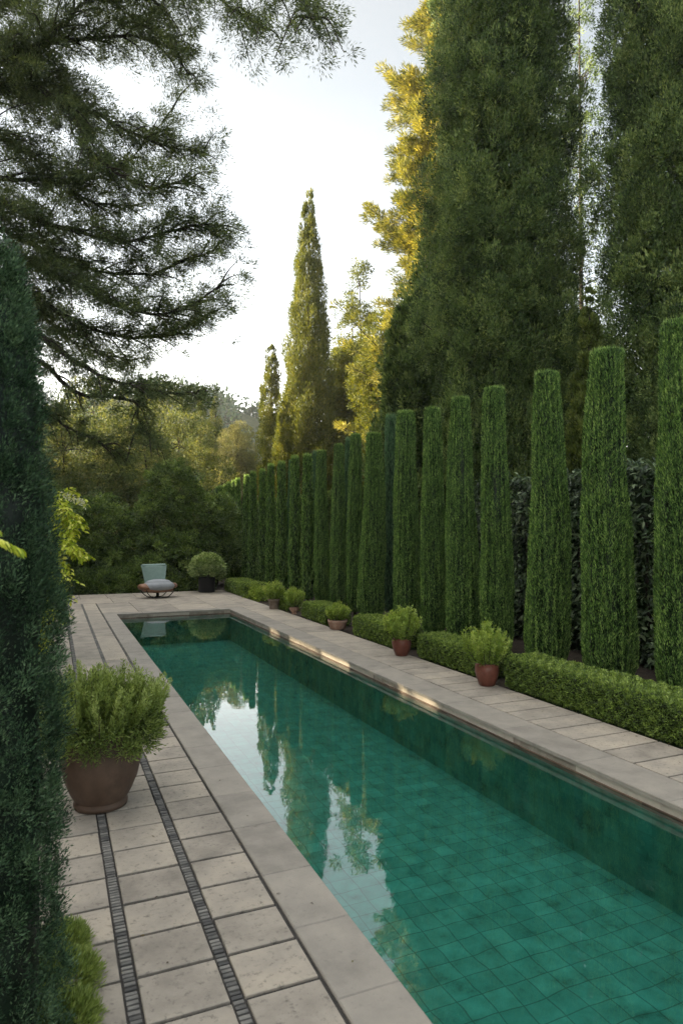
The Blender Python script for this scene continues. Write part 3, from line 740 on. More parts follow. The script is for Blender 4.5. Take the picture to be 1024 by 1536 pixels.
c.build('foliage', M['l_herb'], root)
st = MB()
for i in range(60): tube(st, [base[i], mid[i], tip[i]], [.006, .004, .0015], 4)
st.build('stems', M['bark'], root)

# round shrub in black planter
p = gnd(308, 889); root = thing('shrub_planter', 'black straight planter with a pale green domed shrub at the far end of the pool', 'planter', (p[0] + .1, p[1] + .24, .002))
a = MB(); lathe(a, [(.25, 0), (.262, .01), (.27, .45), (.275, .46), (.275, .475), (.25, .475), (.248, .42)], 32); a.build('pot', M['potblack'], root)
a = MB(); lathe(a, [(.25, .43), (.001, .44)], 24, cap=False); a.build('compost', M['soil'], root)
g = np.random.default_rng(33); q = nrm(g.normal(size=(420, 3))); q[:, 2] = np.where(q[:, 2] < -.15, -q[:, 2], q[:, 2])
C = q * [.56, .56, .60] * g.uniform(.78, .98, (420, 1)) + [0, 0, .66]; c = MB()
clump_leaves(c, g, C, .09, 34, .075, .038, .4, (1, 1, .8), q, .9, .5, .4, True); c.build('foliage', M['l_pale'], root)
a = MB(); 
for i in range(12): tube(a, smooth_path([(0, 0, .4), C[i] * [.4, .4, .8], C[i]], 5), [.015, .012, .01, .006, .004], 5)
a.build('stems', M['bark'], root)

# ------------------------------------------------------------------ lounge chair
p = gnd(235, 898); root = thing('lounge_chair', 'low lounge chair with grey cushion, tan leather ends and pale green shell back', 'chair', (p[0] + .08, p[1] + .35, .002), .26)
def grid_solid(mb, fn, nu, nv, th, var=.5):
    """thick curved panel: fn(u,v)->(point, normal)"""
    A = []; B = []
    for i in range(nu):
        for j in range(nv):
            p_, n_ = fn(i / (nu - 1), j / (nv - 1)); p_ = np.array(p_); n_ = np.array(n_) / np.linalg.norm(n_)
            A.append(p_ + n_ * th / 2); B.append(p_ - n_ * th / 2)
    v = np.array(A + B); k = nu * nv; q = []
    for i in range(nu - 1):
        for j in range(nv - 1):
            a_ = i * nv + j; q.append((a_, a_ + nv, a_ + nv + 1, a_ + 1)); q.append((k + a_, k + a_ + 1, k + a_ + nv + 1, k + a_ + nv))
    for i in range(nu - 1):
        for j in (0, nv - 1):
            a_ = i * nv + j; q.append((a_, a_ + nv, k + a_ + nv, k + a_))
    for j in range(nv - 1):
        for i in (0, nu - 1):
            a_ = i * nv + j; q.append((a_, a_ + 1, k + a_ + 1, k + a_))
    mb.add(v, q, var=var, smooth=True)
def backf(u, v):                        # trapezoid, wider at the top, curved like a tub
    wv = .28 + .10 * v; ang = (u - .5) * 1.7; top = .97 - .015 * math.cos(ang)
    z = .36 + (top - .36) * v
    return (math.sin(ang) * wv / math.sin(.85), .30 + .1 * v - (1 - math.cos(ang)) * .24, z), (math.sin(ang), -math.cos(ang) * .95, .15)
a = MB(); grid_solid(a, backf, 17, 9, .075)
tube(a, smooth_path([backf(u, 1)[0] for u in np.linspace(0, 1, 9)], 17), .040, 8)
bk = a.build('backrest', M['celadon'], root)
def ellip(mb, cx, cy, cz, rx, ry, rz, ex=2.6, nu=28, nv=14, x0=-1, x1=1, var=.5):
    v = []; 
    for i in range(nv + 1):
        ph = -PI / 2 + PI * i / nv
        for j in range(nu):
            th = 2 * PI * j / nu
            f = lambda c_: math.copysign(abs(c_) ** (2 / ex), c_)
            x = f(math.cos(ph)) * f(math.cos(th)); y = f(math.cos(ph)) * f(math.sin(th)); z = f(math.sin(ph))
            v.append((cx + rx * min(max(x, x0), x1), cy + ry * y, cz + rz * z))
    q = [(i * nu + j, i * nu + (j + 1) % nu, (i + 1) * nu + (j + 1) % nu, (i + 1) * nu + j) for i in range(nv) for j in range(nu)]
    mb.add(v, q, var=var, smooth=True)
a = MB(); ellip(a, .02, -.02, .345, .47, .40, .165, 2.3); ellip(a, .02, .0, .44, .38, .30, .11, 2.3); cu = a.build('cushion', M['cushion'], root)
th_ = np.linspace(0, 2 * PI, 40); f_ = lambda q: np.sign(q) * np.abs(q) ** (2 / 2.3)
a = MB(); tube(a, np.stack([.02 + .473 * f_(np.cos(th_)), -.02 + .403 * f_(np.sin(th_)), .345 + 0 * th_], 1), .006, 6); a.build('piping', M['cushion'], cu)
a = MB(); ellip(a, 0, 0, .235, .47, .34, .085, 2.6); a.build('seat_shell', M['leather'], root)
for s in (-1, 1):
    a = MB(); lathe(a, [(.15, -.17), (.165, -.10), (.15, .0), (.115, .10), (.10, .13), (.02, .135)], 20, ey=1.5)
    o = a.build('armrest', M['leather'], root); o.location = (s * .44, 0, .33); o.rotation_euler = (0, s * R(82), 0); o.scale = (.72, 1.1, .95)
for sx in (-1, 1):
    for sy in (-1, 1):
        a = MB(); tube(a, smooth_path([(sx * .44, sy * .22, .27), (sx * .40, sy * .22, .16), (sx * .27, sy * .2, .04), (sx * .18, sy * .2, .012), (sx * .05, sy * .18, .012)], 12), .013, 8)
        a.build('leg', M['metal'], root)
a = MB(); lathe(a, [(.10, .0), (.10, .02), (.045, .05), (.04, .2)], 20); a.build('pedestal', M['metal'], root)

# ------------------------------------------------------------------ foreground cypress (left)
g = np.random.default_rng(41); root = thing('foreground_cypress', 'dark blue green cypress column close to the camera at the left edge', 'cypress', (-.30, 2.86, -.05))
H = 3.16
def fr_(z, th):
    t = z / H; b = .345 * np.clip((1 - t) / .44, 0, 1) ** .27
    return b * (1 + .05 * np.sin(3 * th + z * 2) + .05 * np.sin(z * 4.4 - th * 2) + .04 * np.sin(z * 8 + 5 * th))
k = 2300; z = g.uniform(.03, H - .02, k); th = g.uniform(0, 2 * PI, k); r = fr_(z, th) * g.uniform(.80, 1.0, k)
C = np.stack([np.cos(th) * r, np.sin(th) * r, z], 1); o_ = np.stack([np.cos(th), np.sin(th), 0 * th], 1)
c = MB(); clump_leaves(c, g, C, .038 * g.uniform(.6, 1.5, k), 105, .016, .0046, 1.2, (1, 1, 2.1), o_, .9, .5, .12)
zz = np.linspace(.02, H - .25, 12); lathe(c, [(max(.02, float(fr_(np.array([q_]), np.array([1.]))[0]) * .80), q_) for q_ in zz], 16, var=0)
c.build('crown', M['l_fore'], root)
a = MB(); tube(a, [(0, 0, -.05), (0, 0, .4), (0, 0, 2.4)], [.09, .07, .02], 8); a.build('trunk', M['bark'], root)

# low heath cushions below it
for i, (x, y, r) in enumerate([(.06, 3.52, .12), (.085, 3.24, .13), (.075, 2.97, .12)]):
    g = np.random.default_rng(50 + i); c = MB(); n = 5200
    q = nrm(g.normal(size=(n, 3))); q[:, 2] = abs(q[:, 2])
    P = q * [r * 1.1, r * 1.3, r * .9] * g.uniform(.5, 1, (n, 1)) * (1 + .12 * np.sin(q[:, :1] * 14) * np.sin(q[:, 1:2] * 13))
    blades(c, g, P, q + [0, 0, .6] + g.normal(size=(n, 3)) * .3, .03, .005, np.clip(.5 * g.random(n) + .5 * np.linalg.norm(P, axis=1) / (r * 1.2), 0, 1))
    tag(c.build('heath_cushion', M['l_herb'], loc=(x, y, .0)), ['low green heath cushion farthest from the camera beside the dark cypress', 'middle low green heath cushion beside the dark cypress', 'low green heath cushion nearest the camera at the foot of the dark cypress'][i], 'ground cover plant', 'heath cushions at the foot of the dark cypress')

# shrub behind it with sunlight painted into its yellow, arching sprays of rounded leaves
def spray(mb, stm, g, pts, n, L, W, droop=.3, rs=.10):
    P = smooth_path(pts, 16); tube(stm, P, np.linspace(.010, .002, 16), 5)
    t = g.random(n) ** .8 * 15; i = np.minimum(t.astype(int), 14); f = (t - i)[:, None]
    B = P[i] * (1 - f) + P[i + 1] * f; T = nrm(P[np.minimum(i + 1, 15)] - P[i])
    off = nrm(g.normal(size=(n, 3))) * [1, 1, .35]
    leaves6(mb, g, B + off * rs * g.random((n, 1)), off + T * .5 + [0, 0, -droop], L * g.uniform(.6, 1.2, n), W * g.uniform(.7, 1.2, n), g.random(n))
g = np.random.default_rng(61); pos = groundpos(58, 10.2); pos[2] = 0
root = thing('sun_tinted_shrub', 'arching shrub with sunlight painted into its yellow green leaves behind the dark cypress', 'shrub', tuple(pos))
c = MB(); st = MB(); fl = MB()
def loc_(u, v, d): return at(u, v, d) - pos
for tgt, nn in [((126, 838), 520), ((120, 790), 420), ((112, 800), 300), ((104, 812), 300), ((128, 757), 170), ((100, 860), 150), ((108, 880), 120), ((104, 905), 140), ((96, 935), 140), ((98, 770), 260), ((112, 828), 300)]:
    e = loc_(tgt[0] + 3, tgt[1], 9.9 + g.uniform(-.4, .4)); m_ = e * [.55, .55, 1] + [0, 0, .18]; m_[2] = max(m_[2], .3)
    spray(c, st, g, [(0, 0, 0), m_ * [.5, .5, .7], m_, e], nn, .085, .045, .25, .13)
q = nrm(g.normal(size=(90, 3))); q[:, 2] = abs(q[:, 2]); C = q * [.5, .5, 2.0] * g.uniform(.5, 1, (90, 1)) + [-.25, 0, .2]
clump_leaves(c, g, C, .16, 40, .08, .045, .2, (1, 1, .8), q, .5, .5, .3, True)
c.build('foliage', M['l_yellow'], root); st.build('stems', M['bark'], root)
for k_ in range(14):
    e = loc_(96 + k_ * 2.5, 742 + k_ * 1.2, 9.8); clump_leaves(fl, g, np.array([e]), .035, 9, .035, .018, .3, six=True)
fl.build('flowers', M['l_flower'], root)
# pinnate frond at the left edge
root = thing('leafy_frond', 'bright green pinnate leaf reaching in from the left edge before the dark cypress', 'plant', (-.95, 2.12, -.05))
c = MB(); st = MB(); g = np.random.default_rng(62)
base_ = np.array([-.95, 2.12, -.05]); e = at(27, 822, 2.02) - base_; s0 = at(-10, 806, 2.0) - base_; s1 = at(-60, 815, 2.0) - base_
P = smooth_path([(0, 0, 0), (.0, .0, 1.5), s1 * [1, 1, 1], s0, e], 60); tube(st, P, np.linspace(.009, .0012, 60), 6)
for i in range(26, 60):
    T = nrm(P[min(i + 1, 59)] - P[i - 1])
    for s in (-1, 1):
        sd = nrm(np.cross(T, [0, 0, 1.])) * s
        dd = nrm(T * .75 + sd * .6 + np.array([0, 0, -.35 - .2 * (s > 0)]))
        leaves6(c, g, P[i][None], dd[None], .042, .017, np.array([g.random()]), (np.array([[0, 0, 1.]]) + g.normal(size=(1, 3)) * .25))
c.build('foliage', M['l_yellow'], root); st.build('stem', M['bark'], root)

# ------------------------------------------------------------------ laurel hedge behind the columns
g = np.random.default_rng(71); root = thing('laurel_hedge', 'tall dark laurel hedge with large glossy leaves behind the nearest columns', 'hedge', (8.05, 3.5, -.05))
n = 15000; c = MB(); Ly = 8.6; Hh = 3.05
P = np.stack([g.uniform(0, .25, n) ** 1.0, g.uniform(0, Ly, n), g.uniform(.05, Hh, n)], 1)
P[:, 0] += .12 * np.sin(P[:, 1] * 5) * np.sin(P[:, 2] * 4 + 1)
tp_ = g.random(n) < .16; P[tp_, 2] = Hh + g.uniform(-.1, .08, tp_.sum()); P[tp_, 0] = g.uniform(0, .8, tp_.sum())
D = np.array([-.5, 0, -.25]) + g.normal(size=(n, 3)) * .6
leaves6(c, g, P, D, .12 * g.uniform(.7, 1.2, n), .05 * g.uniform(.8, 1.2, n), g.random(n) ** 1.3, g.normal(size=(n, 3)) * .5 + [-.6, 0, .8])
box(c, .28, .8, 0, Ly, 0, Hh - .15, 0, 0.0)
c.build('foliage', M['l_laurel'], root)
a = MB()
for yy_ in np.arange(.4, Ly, .7): tube(a, [(.3, yy_, -.02), (.25, yy_ + .1, 1), (.15, yy_, 2.2)], [.04, .03, .015], 6)
a.build('stems', M['bark'], root)

g = np.random.default_rng(72); hb_ = box_hedge(g, 0, 1.0, 0, 17.5, 3.3, 900, .10, .06, .12)
tag(hb_.build('screen_hedge', M['l_dark'], loc=(8.0, 13.2, -.05)), 'plain dark green hedge glimpsed between the far cypress columns', 'hedge')
g = np.random.default_rng(73); n = 260; c = MB()                            # leaf litter on the walks
X = np.where(g.random(n) < .75, 5.33 - np.abs(g.normal(size=n)) * .22, g.uniform(.0, 1.4, n)); Y = g.uniform(2.2, 16, n)
sel = (X > 4.25) | (X < 1.4); P = np.stack([X, Y, np.full(n, .004)], 1)[sel]; n = len(P)
D = np.concatenate([nrm(g.normal(size=(n, 2))), g.uniform(0, .25, (n, 1))], 1)
leaves6(c, g, P, D, g.uniform(.012, .03, n), g.uniform(.006, .012, n), g.random(n), np.tile([0, 0, 1.], (n, 1)) + g.normal(size=(n, 3)) * .2)
tag(c.build('leaf_litter', leafmat('dry_leaf', [(.03, .02, .01), (.07, .045, .02), (.12, .09, .03), (.10, .12, .04)], 0)), 'small dry leaves scattered on the paving beside the box hedge', 'leaf litter', kind='stuff')

# ------------------------------------------------------------------ big cypresses and pines on the right
def spire(tip=1.0, belly=.25, r=1.0, pw=.7):
    def f(t):
        t = np.asarray(t, float)
        lo = .72 + .28 * np.clip(t / belly, 0, 1) ** .8
        hi = np.clip((tip - t) / (tip - belly), 0, 1) ** pw
        return r * np.where(t < belly, lo, hi) + .02
    return f
d = 15.5; conifer('tall_cypress', 'huge dark old cypress behind the columns, left of the upper gap of sky', 'cypress', groundpos(754, d), 26, spire(1, .3, 1.62, .42), 'l_cyp', 81, 11000, 75, .065, .023, R0=.32, inner=.15, gapr=.05, tr=.3, sub=7, sq=(1, 1, 1.7), core=.72)
d = 13.2; conifer('tall_cypress', 'huge dark old cypress at the right edge, right of the sky gap', 'cypress', groundpos(1030, d), 24, spire(1, .3, 1.55, .42), 'l_cyp', 82, 10000, 75, .060, .021, R0=.30, inner=.15, gapr=.03, tr=.3, sub=7, sq=(1, 1, 1.7), core=.8)
d = 12.4; conifer('slim_cypress', 'olive green slender cypress between the two huge dark cypresses', 'cypress', groundpos(886, d), ztop(425, d), spire(1, .3, .42, .8), 'l_cyp2', 83, 1500, 45, .08, .028, R0=.17, inner=.2, tr=.12, sub=8)
d = 19; conifer('dark_cypress', 'dark grey green cypress standing low left of the huge one, its left edge lighter', 'cypress', groundpos(615, d), ztop(455, d), spire(1, .35, .95, .42), 'l_cyp', 84, 2400, 50, .12, .042, R0=.26, inner=.2, tr=.2, sub=9)
d = 24; conifer('airy_conifer', 'sparse blue green conifer filling the gap between the two huge cypresses', 'conifer', groundpos(875, d), 24, spire(1, .3, 1.7, .6), 'l_cyp', 85, 620, 60, .11, .032, R0=.42, inner=.5, sq=(1, 1, .7), up=.1, gapr=.35, tr=.12)
d = 21; conifer('dark_conifer', 'dark conifer closing the view low behind the third and fourth columns', 'conifer', groundpos(705, d), 13, spire(1, .3, 2.6, .5), 'l_cyp', 86, 1300, 80, .15, .06, R0=.55, inner=.25, tr=.25)
d = 20; conifer('dark_conifer', 'dark conifer closing the view low behind the gap right of the tallest cypress', 'conifer', groundpos(855, d), 8.5, spire(1, .3, 2.3, .5), 'l_cyp', 87, 1200, 80, .15, .06, R0=.5, inner=.25, tr=.25)

def whorl_pine(name, label, pos, H, blen, mat, seed, whorls, per, L, W, z0=3.0, rise=.35, pad=.42, nl=46, tufts=9, sun=None):
    rg = np.random.default_rng(seed); root = thing(name, label, 'pine', tuple(pos), 0)
    mt = MB(); tp = trunk(mt, H, .34, .2, seed); mc = MB(); Cs = []; Rs = []; Os = []
    for i in range(whorls):
        t = (i + rg.uniform(-.3, .3)) / whorls; z = z0 + t * (H - z0 - .3)
        for j in range(per):
            th = rg.uniform(0, 2 * PI); ln = blen(t) * rg.uniform(.62, 1.18); o = np.array([math.cos(th), math.sin(th), 0])
            r_ = rise * rg.uniform(.3, 1.4)
            path = smooth_path([(0, 0, z), o * ln * .5 + [0, 0, z + ln * r_ * .15], o * ln + [0, 0, z + ln * r_]], 9)
            tube(mt, path, np.linspace(.05, .010, 9) * (1.3 - t), 4)
            for k in range(tufts):
                s = .25 + .75 * (k + rg.random()) / tufts; ii = s * 8; i0 = min(int(ii), 7); p_ = path[i0] + (path[i0 + 1] - path[i0]) * (ii - i0)
                sd = np.array([-o[1], o[0], 0]) * rg.uniform(-1, 1) * ln * .24 * (1.15 - s)
                Cs.append(p_ + sd + [0, 0, rg.uniform(-.05, .15)]); Rs.append(pad * (1.15 - .55 * s) * rg.uniform(.7, 1.2)); Os.append(o * .8 + [0, 0, .35])
    clump_leaves(mc, rg, np.array(Cs), np.array(Rs), nl, L, W, .45, (1, 1, .62), np.array(Os), 1.0, .45, .25)
    mt.build('trunk', M['bark'], root); mc.build('crown', M[mat], root); return root
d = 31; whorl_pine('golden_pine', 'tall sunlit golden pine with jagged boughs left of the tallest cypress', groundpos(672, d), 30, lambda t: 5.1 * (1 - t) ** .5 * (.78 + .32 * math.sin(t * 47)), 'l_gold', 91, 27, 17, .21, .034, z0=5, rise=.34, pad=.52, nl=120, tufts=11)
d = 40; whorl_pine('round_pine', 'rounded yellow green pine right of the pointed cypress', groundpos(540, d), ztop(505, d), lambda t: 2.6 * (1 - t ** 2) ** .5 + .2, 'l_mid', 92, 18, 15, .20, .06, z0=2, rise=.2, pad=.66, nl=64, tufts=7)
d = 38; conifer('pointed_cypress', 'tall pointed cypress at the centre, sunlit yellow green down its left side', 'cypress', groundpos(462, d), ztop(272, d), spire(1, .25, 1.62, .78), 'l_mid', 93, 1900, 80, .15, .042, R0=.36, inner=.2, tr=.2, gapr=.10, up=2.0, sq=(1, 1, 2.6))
d = 40; conifer('slender_cypress', 'slender sunlit cypress left of the tall pointed one, tip against the sky', 'cypress', groundpos(406, d), ztop(512, d), spire(1, .25, .85, .5), 'l_mid', 94, 620, 80, .13, .04, R0=.26, inner=.2, tr=.12, up=1.6)
d = 37; conifer('slender_cypress', 'short slender sunlit cypress touching the left side of the tall pointed one', 'cypress', groundpos(424, d), ztop(598, d), spire(1, .25, .60, .55), 'l_mid', 95, 330, 80, .12, .04, R0=.24, inner=.2, tr=.1, up=1.6)
d = 46; zt = ztop(392, d); blob_tree('airy_tree', 'airy open-crowned tree against the sky between the pointed cypress and the golden pine', 'tree', groundpos(540, d), zt,
    [(0, 0, zt - 1.6, .8, 1.6), (-.6, 0, zt - 4, 1.0, 1.6), (.8, .2, zt - 4.4, .9, 1.6), (-.9, 0, zt - 7, 1.2, 1.8), (.7, 0, zt - 7.6, 1.3, 1.8), (0, .5, zt - 10.5, 1.7, 2)], 'l_mid', 96, 420, 50, .15, .07, R0=.45, fill=.5)
d = 44; zt = ztop(636, d); blob_tree('olive_tree', 'round grey green olive tree behind the far end of the column row', 'tree', groundpos(358, d), zt,
    [(0, 0, zt - 1.9, 1.25, 1.9), (-.5, 0, zt - 3.8, 1.3, 2), (.6, 0, zt - 3.9, 1.3, 2)], 'l_olive', 97, 420, 80, .12, .04, R0=.33, up=.8)

d = 52; zt = ztop(520, d); blob_tree('broad_tree', 'full green tree low between the pointed cypress and the golden pine', 'tree', groundpos(520, d), zt,
    [(0, 0, zt - 2.4, 2.0, 2.4), (-1.6, 0, zt - 5, 2.0, 2.6), (1.7, 0, zt - 5.2, 2.1, 2.6), (0, 0, zt - 8, 2.6, 2.6)], 'l_mid', 98, 900, 60, .16, .07, R0=.42, fill=.25)
d = 35; zt = ztop(470, d); blob_tree('broad_tree', 'yellow green tree directly left of the dark grey green cypress', 'tree', groundpos(572, d), zt,
    [(0, 0, zt - 1.8, 1.0, 1.8), (-.6, 0, zt - 4, 1.1, 2.0), (.5, 0, zt - 4.4, 1.1, 2.0), (0, 0, zt - 6.6, 1.4, 2.2)], 'l_mid', 99, 620, 60, .13, .055, R0=.33, fill=.25)
# ------------------------------------------------------------------ shrubs and woodland at the far end
d = 24.3; blob_tree('dark_shrub', 'large rounded dark evergreen shrub behind the lounge chair', 'shrub', groundpos(262, d), 4.8,
    [(0, .2, 3.1, 1.15, 1.45), (-.75, 0, 1.8, .95, 1.6), (.8, 0, 1.9, 1.0, 1.6), (0, -.2, 1.0, 1.5, 1.1), (-.9, -.1, .6, .9, .7), (.9, -.1, .6, .9, .7)], 'l_dark', 101, 900, 80, .095, .042, R0=.19, tr=.08, fill=.15)
blob_tree('dark_shrub', 'dark evergreen shrub left of the lounge chair, behind the yellow green leaves', 'shrub', groundpos(145, 23.6), 3.4,
    [(0, 0, 2.1, 1.1, 1.2), (-1.0, 0, 1.5, 1.1, 1.5), (.9, -.1, 1.3, .9, 1.3), (-.2, -.1, .7, 1.5, .8), (1.1, 0, .6, .8, .7), (-1.2, 0, .6, .9, .7)], 'l_dark', 102, 850, 80, .095, .042, R0=.19, tr=.08, fill=.15)
blob_tree('dark_shrub', 'dark evergreen shrub at the left, mostly hidden behind the foreground cypress', 'shrub', groundpos(40, 21.5), 3.8,
    [(0, 0, 2.3, 1.4, 1.5), (-.6, 0, 1.2, 1.6, 1.2)], 'l_dark', 103, 520, 70, .09, .038, R0=.27, tr=.08, fill=.2)
blob_tree('dark_shrub', 'narrow dark shrub between the round planter and the end of the column row', 'shrub', groundpos(325, 25.6), 3.2,
    [(0, 0, 2.2, .75, 1.3), (0, -.1, 1.1, .9, 1.1)], 'l_dark', 104, 420, 70, .085, .035, R0=.24, tr=.06, fill=.2)
blob_tree('low_shrub', 'low dark shrub just behind the pale green chair back', 'shrub', groundpos(228, 22.6), 1.4,
    [(0, 0, .6, .45, .55), (-.5, .1, .45, .4, .4)], 'l_dark', 105, 200, 60, .07, .03, R0=.17, tr=.03, fill=.2)
wl = [(300, 40, 600, 1.0, 'slim dark tree with its tip against the sky left of the hazy hill', 1), (322, 46, 597, .8, 'slim hazy dark tree just left of the hazy hill', 1),
      (268, 36, 612, 2.2, 'warm brown green tree behind the big dark shrub', 0), (215, 34, 605, 2.3, 'tangled brown green tree above and behind the chair', 0),
      (155, 33, 618, 2.4, 'brown green tree left of the big dark shrub', 0), (95, 31, 605, 2.4, 'olive green tree behind the yellow green shrub', 0),
      (30, 31, 600, 2.5, 'olive green tree farthest left behind the foreground cypress', 0), (240, 48, 575, 2.8, 'tall tree farther back seen through the pine boughs', 0),
      (140, 46, 560, 3.0, 'tall tree farther back at the left seen through the pine boughs', 0), (345, 55, 650, 1.6, 'distant tree left of the round olive tree', 0)]
for i, (u, d, vt, r, lab, kind) in enumerate(wl):
    zt = ztop(vt, d)
    if kind: conifer('woodland_tree', lab, 'tree', groundpos(u, d), zt, spire(1, .3, r, .6), 'l_broad', 110 + i, 420, 60, .14, .05, R0=.4, inner=.3, tr=.15, up=.6)
    else: blob_tree('woodland_tree', lab, 'tree', groundpos(u, d), zt, [(0, 0, zt - r * .9, r * .8, r * .9), (-r * .6, 0, zt - r * 2.0, r * .8, r), (r * .6, 0, zt - r * 2.1, r * .85, r), (0, -.3, zt - r * 3.0, r * 1.05, r * 1.1), (0, 0, max(zt - r * 4.2, r * .8), r * 1.1, r * 1.2)], 'l_broad', 110 + i, 620, 60, .13, .06, R0=.42, fill=.2)

# wood on the far hill (uncountable)
g = np.random.default_rng(131); idx = g.choice(len(hv), 1500); C = hv[idx] + g.uniform(-2, 2, (1500, 3)) * [1, 1, 0] + [0, 0, 1.0]
c = MB(); clump_leaves(c, g, C, 2.2 * g.uniform(.6, 1.5, 1500), 60, .95, .6, .4, (1, 1, 1.25), None, 0, .7, .3)
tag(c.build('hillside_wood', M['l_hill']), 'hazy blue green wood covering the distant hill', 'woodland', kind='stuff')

# ------------------------------------------------------------------ big overhanging pine, left
g = np.random.default_rng(151); d0 = 11.0; tp = groundpos(-210, d0)
root = thing('overhanging_pine', 'large dark pine overhanging from the left, its feathery boughs against the bright sky', 'pine', tuple(tp))
mt = MB(); mc = MB()
tz = np.linspace(-.1, 15.5, 12); tube(mt, np.stack([.10 * np.sin(tz * .5), .08 * np.sin(tz * .7), tz], 1), np.linspace(.36, .07, 12), 12)
Cs, Rs, Os = [], [], []
def bough(px, dd, r0, nsub, sl, droop=.12, dens=1.0, start=.2, spread=1.0):
    """px: photo points the bough passes, dd: its depth at start and end"""
    k = len(px); pts = [at(u, v, dd[0] + (dd[1] - dd[0]) * i / (k - 1)) - tp for i, (u, v) in enumerate(px)]
    z0 = pts[0][2] - .3; pts = [np.array([.0, .0, z0])] + pts
    P = smooth_path(pts, 22); P = P + g.normal(size=P.shape) * .02
    tube(mt, P, r0 * .8 * (1 - .90 * np.linspace(0, 1, 22) ** .8), 7)
    for i in range(nsub):
        s = start + (1 - start) * (i + g.random()) / nsub; ii = s * 21; i0 = min(int(ii), 20); b = P[i0] + (P[i0 + 1] - P[i0]) * (ii - i0)
        T = nrm(P[i0 + 1] - P[i0]); lat = nrm(np.cross(T, [0, 0, 1.])) * (1 if i % 2 else -1)
        ln = sl * g.uniform(.5, 1.15) * (1.1 - .55 * s)
        dr = nrm(T * g.uniform(.5, 1.1) + lat * g.uniform(.2, 1.0) * spread + np.array([0, 0, g.uniform(-.5, .35)]))
        e = b + dr * ln + [0, 0, -droop * ln]; m_ = b + dr * ln * .5 + [0, 0, .05 * ln]
        Q = smooth_path([b, m_, e], 8); tube(mt, Q, np.linspace(.020, .004, 8), 4)
        nt_ = max(4, int(11 * ln * dens))
        for j in range(nt_):
            f = .15 + .85 * (j + g.random()) / nt_; jj = f * 7; j0 = min(int(jj), 6); c_ = Q[j0] + (Q[j0 + 1] - Q[j0]) * (jj - j0)
            off = g.normal(size=3) * [.15, .15, .09]; Cs.append(c_ + off); Rs.append(.13 * g.uniform(.6, 1.35)); Os.append(dr)
B = [([(-60, -140), (120, -110), (300, -50), (440, -5), (472, 30)], (11, 8.5), .10, 34, 1.1, .55),
     ([(-60, -60), (80, -60), (200, -40), (330, 0), (400, 50)], (11, 9), .09, 30, 1.0, .5),
     ([(-60, 95), (0, 98), (60, 68), (140, 55), (240, 60), (285, 110)], (11, 10.5), .11, 40, 1.2, .2),
     ([(-60, 60), (0, 66), (50, 70), (100, 30), (170, -20), (250, 10)], (11, 10), .10, 34, 1.2, .3),
     ([(-60, 135), (0, 130), (60, 134), (110, 175), (150, 245), (230, 280), (285, 268)], (11, 10.3), .12, 46, 1.2, .1),
     ([(-60, 150), (20, 135), (90, 150), (170, 185), (240, 215), (308, 232)], (11, 11.5), .10, 44, 1.1, .05),
     ([(-60, 200), (0, 210), (60, 240), (130, 300), (200, 310)], (11, 12), .08, 34, 1.3, .1),
     ([(-60, 290), (20, 310), (100, 345), (190, 360), (260, 345), (325, 335)], (11, 10.8), .10, 46, 1.2, .05),
     ([(-60, 330), (40, 360), (120, 400), (220, 410), (330, 372)], (11, 12), .09, 44, 1.2, .05),
     ([(-60, 360), (20, 380), (100, 420), (180, 460), (260, 470), (338, 425)], (11, 10.6), .10, 46, 1.2, .05),
     ([(-60, 420), (60, 455), (150, 500), (240, 505), (320, 470)], (11, 11.8), .09, 40, 1.1, .05),
     ([(-60, 440), (30, 480), (100, 535), (170, 570), (230, 585), (300, 590)], (11, 10.2), .10, 34, .9, .1),
     ([(-60, 480), (50, 540), (120, 590), (200, 600), (210, 640), (232, 665)], (11, 11), .08, 26, .8, .3),
     ([(-60, 540), (40, 600), (120, 650), (190, 680)], (11, 11.5), .08, 30, 1.0, .2),
     ([(-60, 20), (20, 0), (100, -30), (190, 20), (262, 60)], (11, 12.5), .08, 34, 1.2, .2),
     ([(-60, 260), (30, 270), (110, 270), (180, 250), (262, 160)], (11, 12.3), .08, 36, 1.1, .1),
     ([(-60, 400), (20, 430), (60, 470), (120, 520), (200, 540)], (11, 12.8), .08, 34, 1.2, .1)]
for px, dd, r0, ns, sl, dr in B: bough(px, dd, r0, ns, sl, dr)
clump_leaves(mc, g, np.array(Cs), np.array(Rs) * 1.32, 100, .058, .0118, .1, (1, 1, .8), np.array(Os), .9, .4, .1)
# upper crown and far side, out of the picture but seen by the sun and the water
k = 520; th = g.uniform(0, 2 * PI, k); zz = g.uniform(3.0, 15.8, k); rr = (1 - (zz / 17) ** 2) * 4.2 * np.sqrt(g.random(k)); C = np.stack([np.cos(th) * rr - 1.3, np.sin(th) * rr + .8, zz], 1)
C = C[(C[:, 0] < .2) | (C[:, 2] > 12.5)]
clump_leaves(mc, g, C, .5, 70, .16, .04, .1, (1, 1, .5), None, 0, .5, .2)
mt.build('trunk', M['bark'], root); mc.build('crown', M['l_pine'], root)

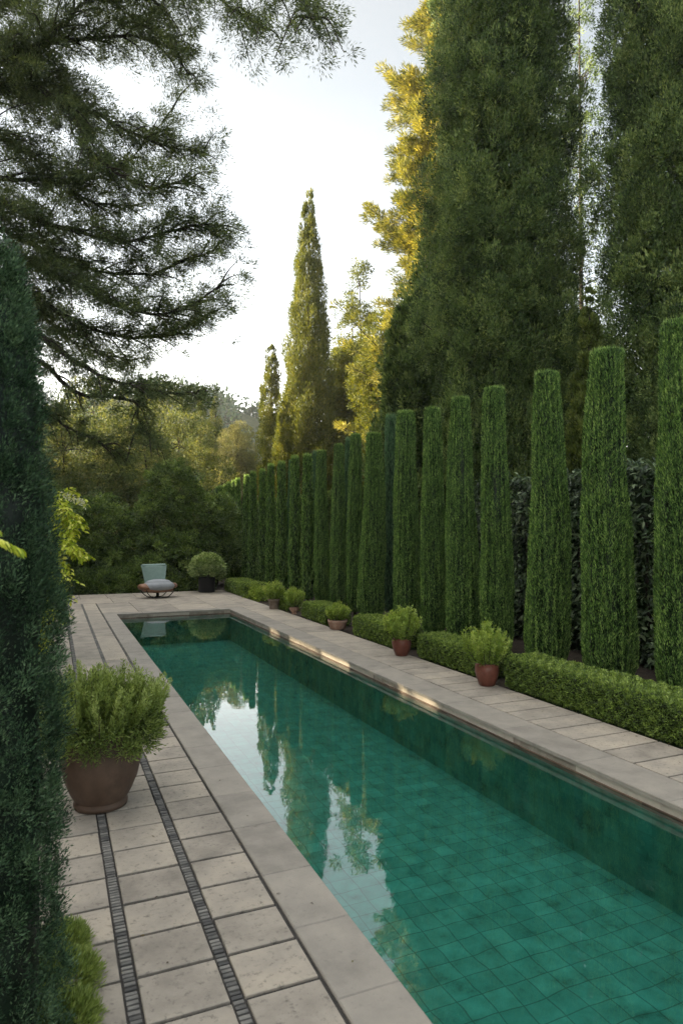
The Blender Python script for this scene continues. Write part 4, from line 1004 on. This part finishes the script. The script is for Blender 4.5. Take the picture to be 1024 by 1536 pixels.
# unseen hedges and trees added left of the frame to block the low sun
def screen(name, y0, y1, z0, z1, lab, x0=-12.9, x1=-11.9):
    g = np.random.default_rng(int(y0 * 10 + 500)); h = box_hedge(g, 0, x1 - x0, 0, y1 - y0, z1 - z0, 420, .16, .09, .12)
    if z0 > .2:
        root = thing(name, lab, 'hedge', (x0, y0, -.05)); h.build('crown', M['l_dark'], root, (0, 0, z0 + .05)); t = MB()
        for yy in np.arange(.8, y1 - y0, 1.6): tube(t, [(.5, yy, 0), (.5, yy, z0 + .6)], .07, 8)
        t.build('trunk', M['bark'], root)
    else: tag(h.build(name, M['l_dark'], loc=(x0, y0, -.05)), lab, 'hedge')
screen('screen_hedge', -5, 16.6, 0, 9.0, 'very tall dark hedge added out of view far left of the terrace to block sun')
screen('screen_hedge', 16.7, 23.7, 0, 3.47, 'low hedge added out of view as the lower edge of the sun slot')
screen('sun_slot_screen', 16.7, 23.7, 3.80, 9.5, 'tree screen on bare stems added out of view as the upper edge of the sun slot')  # added crowns, gap below shaped to let sun onto the pool riser
screen('screen_hedge', 23.8, 40, 0, 8.0, 'tall dark hedge added out of view left of the far garden to block sun')
def shade_tree(x, y, H, r, lab, seed):  # out-of-view tree added to keep low sun off the garden
    lb = [(0, 0, H - r, r * .9, r), (-r * .4, r * .3, H - r * 2.0, r, r * 1.1), (r * .4, -r * .3, H - r * 3.0, r, r * 1.2), (0, 0, max(H - r * 4.2, r), r * 1.1, r * 1.3)]
    if H == 21: lb = [(0, 0, 16.5, r * .9, r), (-1.5, 1, 12.8, r, r), (1.5, -1.2, 10.6, r, r)]  # crowns raised to keep the sun slot open
    blob_tree('woodland_tree', lab, 'tree', (x, y, -.05), H, lb, 'l_broad', seed, 700, 46, .42, .26, R0=.8, fill=.3, tr=.3)
for i, (x, y, H, r, lab) in enumerate([(-17, 3, 17, 4.2, 'unseen leafy tree added for shade left of the terrace, nearest the camera'), (-17, 10.5, 19, 4.2, 'unseen leafy tree added for shade left of the terrace behind the cypress column'),
     (-18, 18, 21, 4.5, 'unseen leafy tree added for shade left of the overhanging pine'), (-18, 26, 21, 4.5, 'unseen leafy tree added for shade beyond the overhanging pine'), (-17.5, 33, 19, 4.0, 'unseen medium leafy tree added for shade at the end of the left row')]):
    shade_tree(x, y, H, r, lab, 160 + i)
# morning haze: pale even air round the camera and the whole scene
m = bpy.data.materials.new('haze'); m.use_nodes = True; nt = m.node_tree
for n in list(nt.nodes): nt.nodes.remove(n)
out = nt.nodes.new('ShaderNodeOutputMaterial'); pv = nt.nodes.new('ShaderNodeVolumePrincipled')
pv.inputs['Color'].default_value = (.95, .96, 1, 1); pv.inputs['Density'].default_value = HAZE; pv.inputs['Anisotropy'].default_value = .3
nt.links.new(pv.outputs[0], out.inputs['Volume'])
if HAZE > 0:
    hb = MB(); box(hb, -905, 905, -505, 1505, -2.5, 36); tag(hb.build('haze', m), 'pale morning haze in the air', 'haze', kind='stuff')
